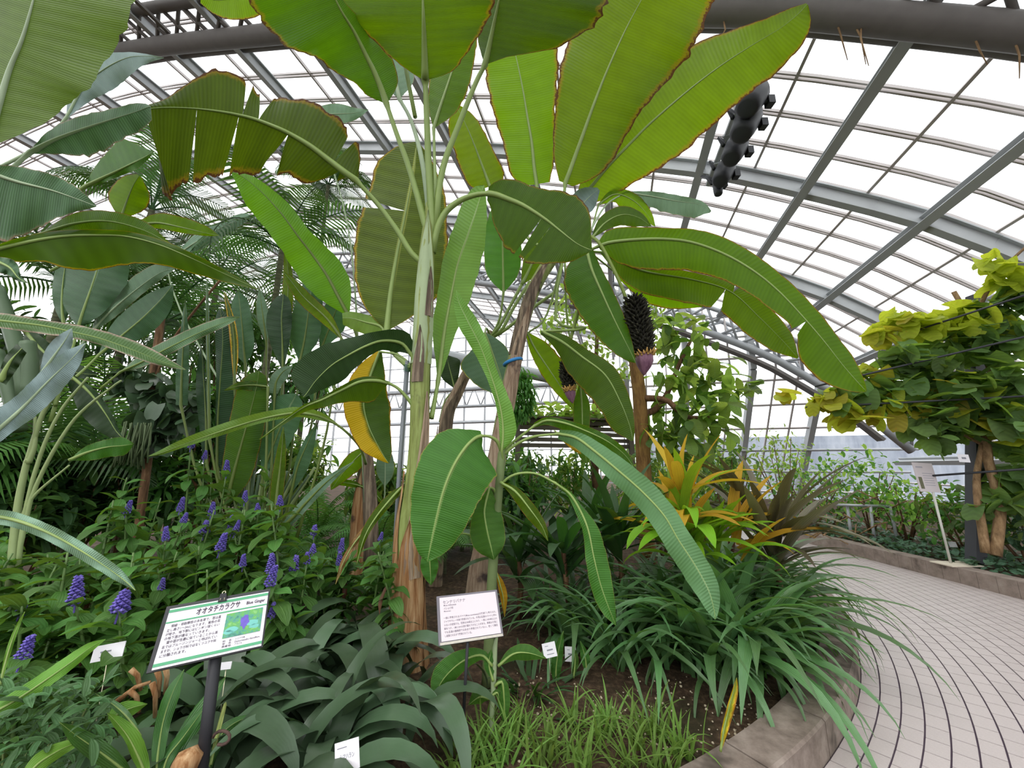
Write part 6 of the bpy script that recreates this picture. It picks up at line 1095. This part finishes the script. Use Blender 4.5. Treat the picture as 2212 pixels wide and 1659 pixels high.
# ---- far sign on a leaning white pole
S3 = Panel.__new__(Panel); S3.X = Vector((.99, .1, -.05)).normalized(); S3.Y = Vector((-.02, .12, .99)); S3.N = S3.X.cross(S3.Y).normalized(); S3.Y = S3.N.cross(S3.X).normalized(); S3.W, S3.H = .31, .40; S3.O = at(2001, 1031, 5.55) - S3.X * .155 - S3.Y * .2
gb = atz(2054, 1217, .21); SG3 = empty('information_sign', gb, 'small white sign on a leaning pale pole standing on the far kerb', 'sign')
S3.slab(0, 0, 1, 1, -.01, .01, PINKP, 'plate', SG3); S3.quad(.08, .1, .26, .5, .001, plain('far_photo', hexc('6b6a55'), .5, .3, 0, .4, 60), 'printed_photo', SG3)
FINK = plain('far_ink', hexc('a8a4ae'), .7); S3.quad(.1, .82, .45, .87, .001, FINK, 'print_line', SG3)
for i in range(6): S3.quad(.34, .62 - .08 * i, .85, .645 - .08 * i, .001, FINK, 'print_line', SG3)
m = MB(); m.tube([gb, S3.p(.65, 0, -.012)], .014, 8); m.build('pole', plain('white_pole', hexc('c9c7c0'), .5), SG3, True)
m = MB(); m.box((gb.x + .05, gb.y - .02, .208), (.42, .28, .014)); m.build('base_plate', plain('base_plate', hexc('cfc4b2'), .6), SG3)
# ---- handrail frame in the far bed
HR = empty('handrail', at(1870, 1190, 7.3), 'galvanised pipe frame in the far bed overgrown with twigs', 'railing'); HR.location.z = .15
for p, q in (((1790, 1090, 7.6), (1922, 1094, 7.2)), ((1922, 1094, 7.2), (1944, 1192, 7.2)), ((1830, 1092, 7.5), (1842, 1180, 7.5)), ((1922, 1130, 7.2), (1890, 1128, 7.9)), ((1880, 1093, 7.3), (1892, 1186, 7.3))):
    m = MB(); m.tube([at(*p), at(*q)], .024, 8); m.build('pipe', STEEL2, HR, True)
rg = random.Random(77); m = MB()
for i in range(70):
    a = at(rg.uniform(1760, 1960), rg.uniform(1070, 1185), rg.uniform(7.0, 7.9)); m.tube([a, a + Vector((rg.uniform(-.3, .3), rg.uniform(-.2, .2), rg.uniform(-.15, .2)))], rg.uniform(.006, .014), 4)
tw = m.build('twigs', VW, HR, True); tw['kind'] = 'stuff'
# ---- row of floodlights under the roof
LBODY = plain('lamp_housing', hexc('34353a'), .5, .35, 0, .1, 8); LENS = NT('lamp_lens'); LENS = LENS.done(LENS.bsdf((.75, .78, .8, 1), .12, .6))
def flood(p0, p1, Y, r, lab):
    A, B = at(*p0, Y), at(*p1, Y - .12); e = empty('floodlight', A, lab, 'lamp', 'floodlights under the roof'); D = (B - A); L = D.length; D.normalize()
    m = MB(); m.tube([A + D * L * t for t in (0, .06, .1, .3, .55, .8, .97, 1)], [r * k for k in (.45, .55, .8, 1, 1, .92, .8, .6)], 16); m.build('housing', LBODY, e, True)
    m = MB(); m.tube([A - D * .01, A + D * .012], [r * .4, r * .46], 14); m.build('lens', LENS, e, True)
    side = D.cross(Vector((0, -1, .3))).normalized(); m = MB()
    m.tube([A + D * L * .5 + side * r * 1.12, A + D * L * .2 + side * r * 1.5 + Vector((0, .1, .1)), A + Vector((-.12, .3, .22))], [.035, .03, .03], 6); m.tube([A + D * L * .5 - side * r * 1.1, A + Vector((-.02, .35, .28))], [.03, .03], 6); m.build('yoke', LBODY, e, True)
    m = MB(); m.box(A + D * L * .45 + side * r * -1.25, (.1, .12, .14)); m.build('junction_box', LBODY, e)
flood((1626, 233), (1599, 293), 5.3, .2, 'largest dark floodlight, topmost seen clear below the leaf tip'); flood((1599, 299), (1577, 345), 5.8, .185, 'second dark floodlight, in the middle of the hanging row'); flood((1574, 351), (1554, 393), 6.3, .17, 'third dark floodlight down the hanging row'); flood((1548, 378), (1552, 420), 6.5, .09, 'small pale cylindrical lamp at the lower end of the row'); flood((1640, 190), (1612, 235), 5.0, .2, 'floodlight partly hidden behind the long lime leaf')
m = MB(); m.bar(at(1620, 160, 5.1), at(1530, 400, 7.0), .1, .05); m.bar(at(1618, 205, 5.3), at(1590, 215, 5.4), .03, .05)
for y in (220, 290, 350): m.bar(at(1610 - (y - 220) * .35, y, 5.4 + (y - 220) * .008), at(1585 - (y - 220) * .35, y + 5, 5.5 + (y - 220) * .008), .03, .03)
lr = m.build('lamp_rail', STEEL); tag(lr, 'grey rail carrying the floodlights under the roof', 'rail')
# ---- stray roots hanging from the near truss
m = MB(); rg = random.Random(5)
for x in (1880, 1912, 1925, 2105, 2165, 1640): a = RP(4.5, (x - 1500) / 190 + 1.2, -.8); m.tube([a + Vector((0, 0, .1)), a + Vector((rg.uniform(-.05, .05), 0, -.12)), a + Vector((rg.uniform(-.1, .1), .02, -rg.uniform(.25, .5)))], [.012, .009, .004], 5)
rt = m.build('hanging_roots', VW, T1, True); rt['kind'] = 'stuff'
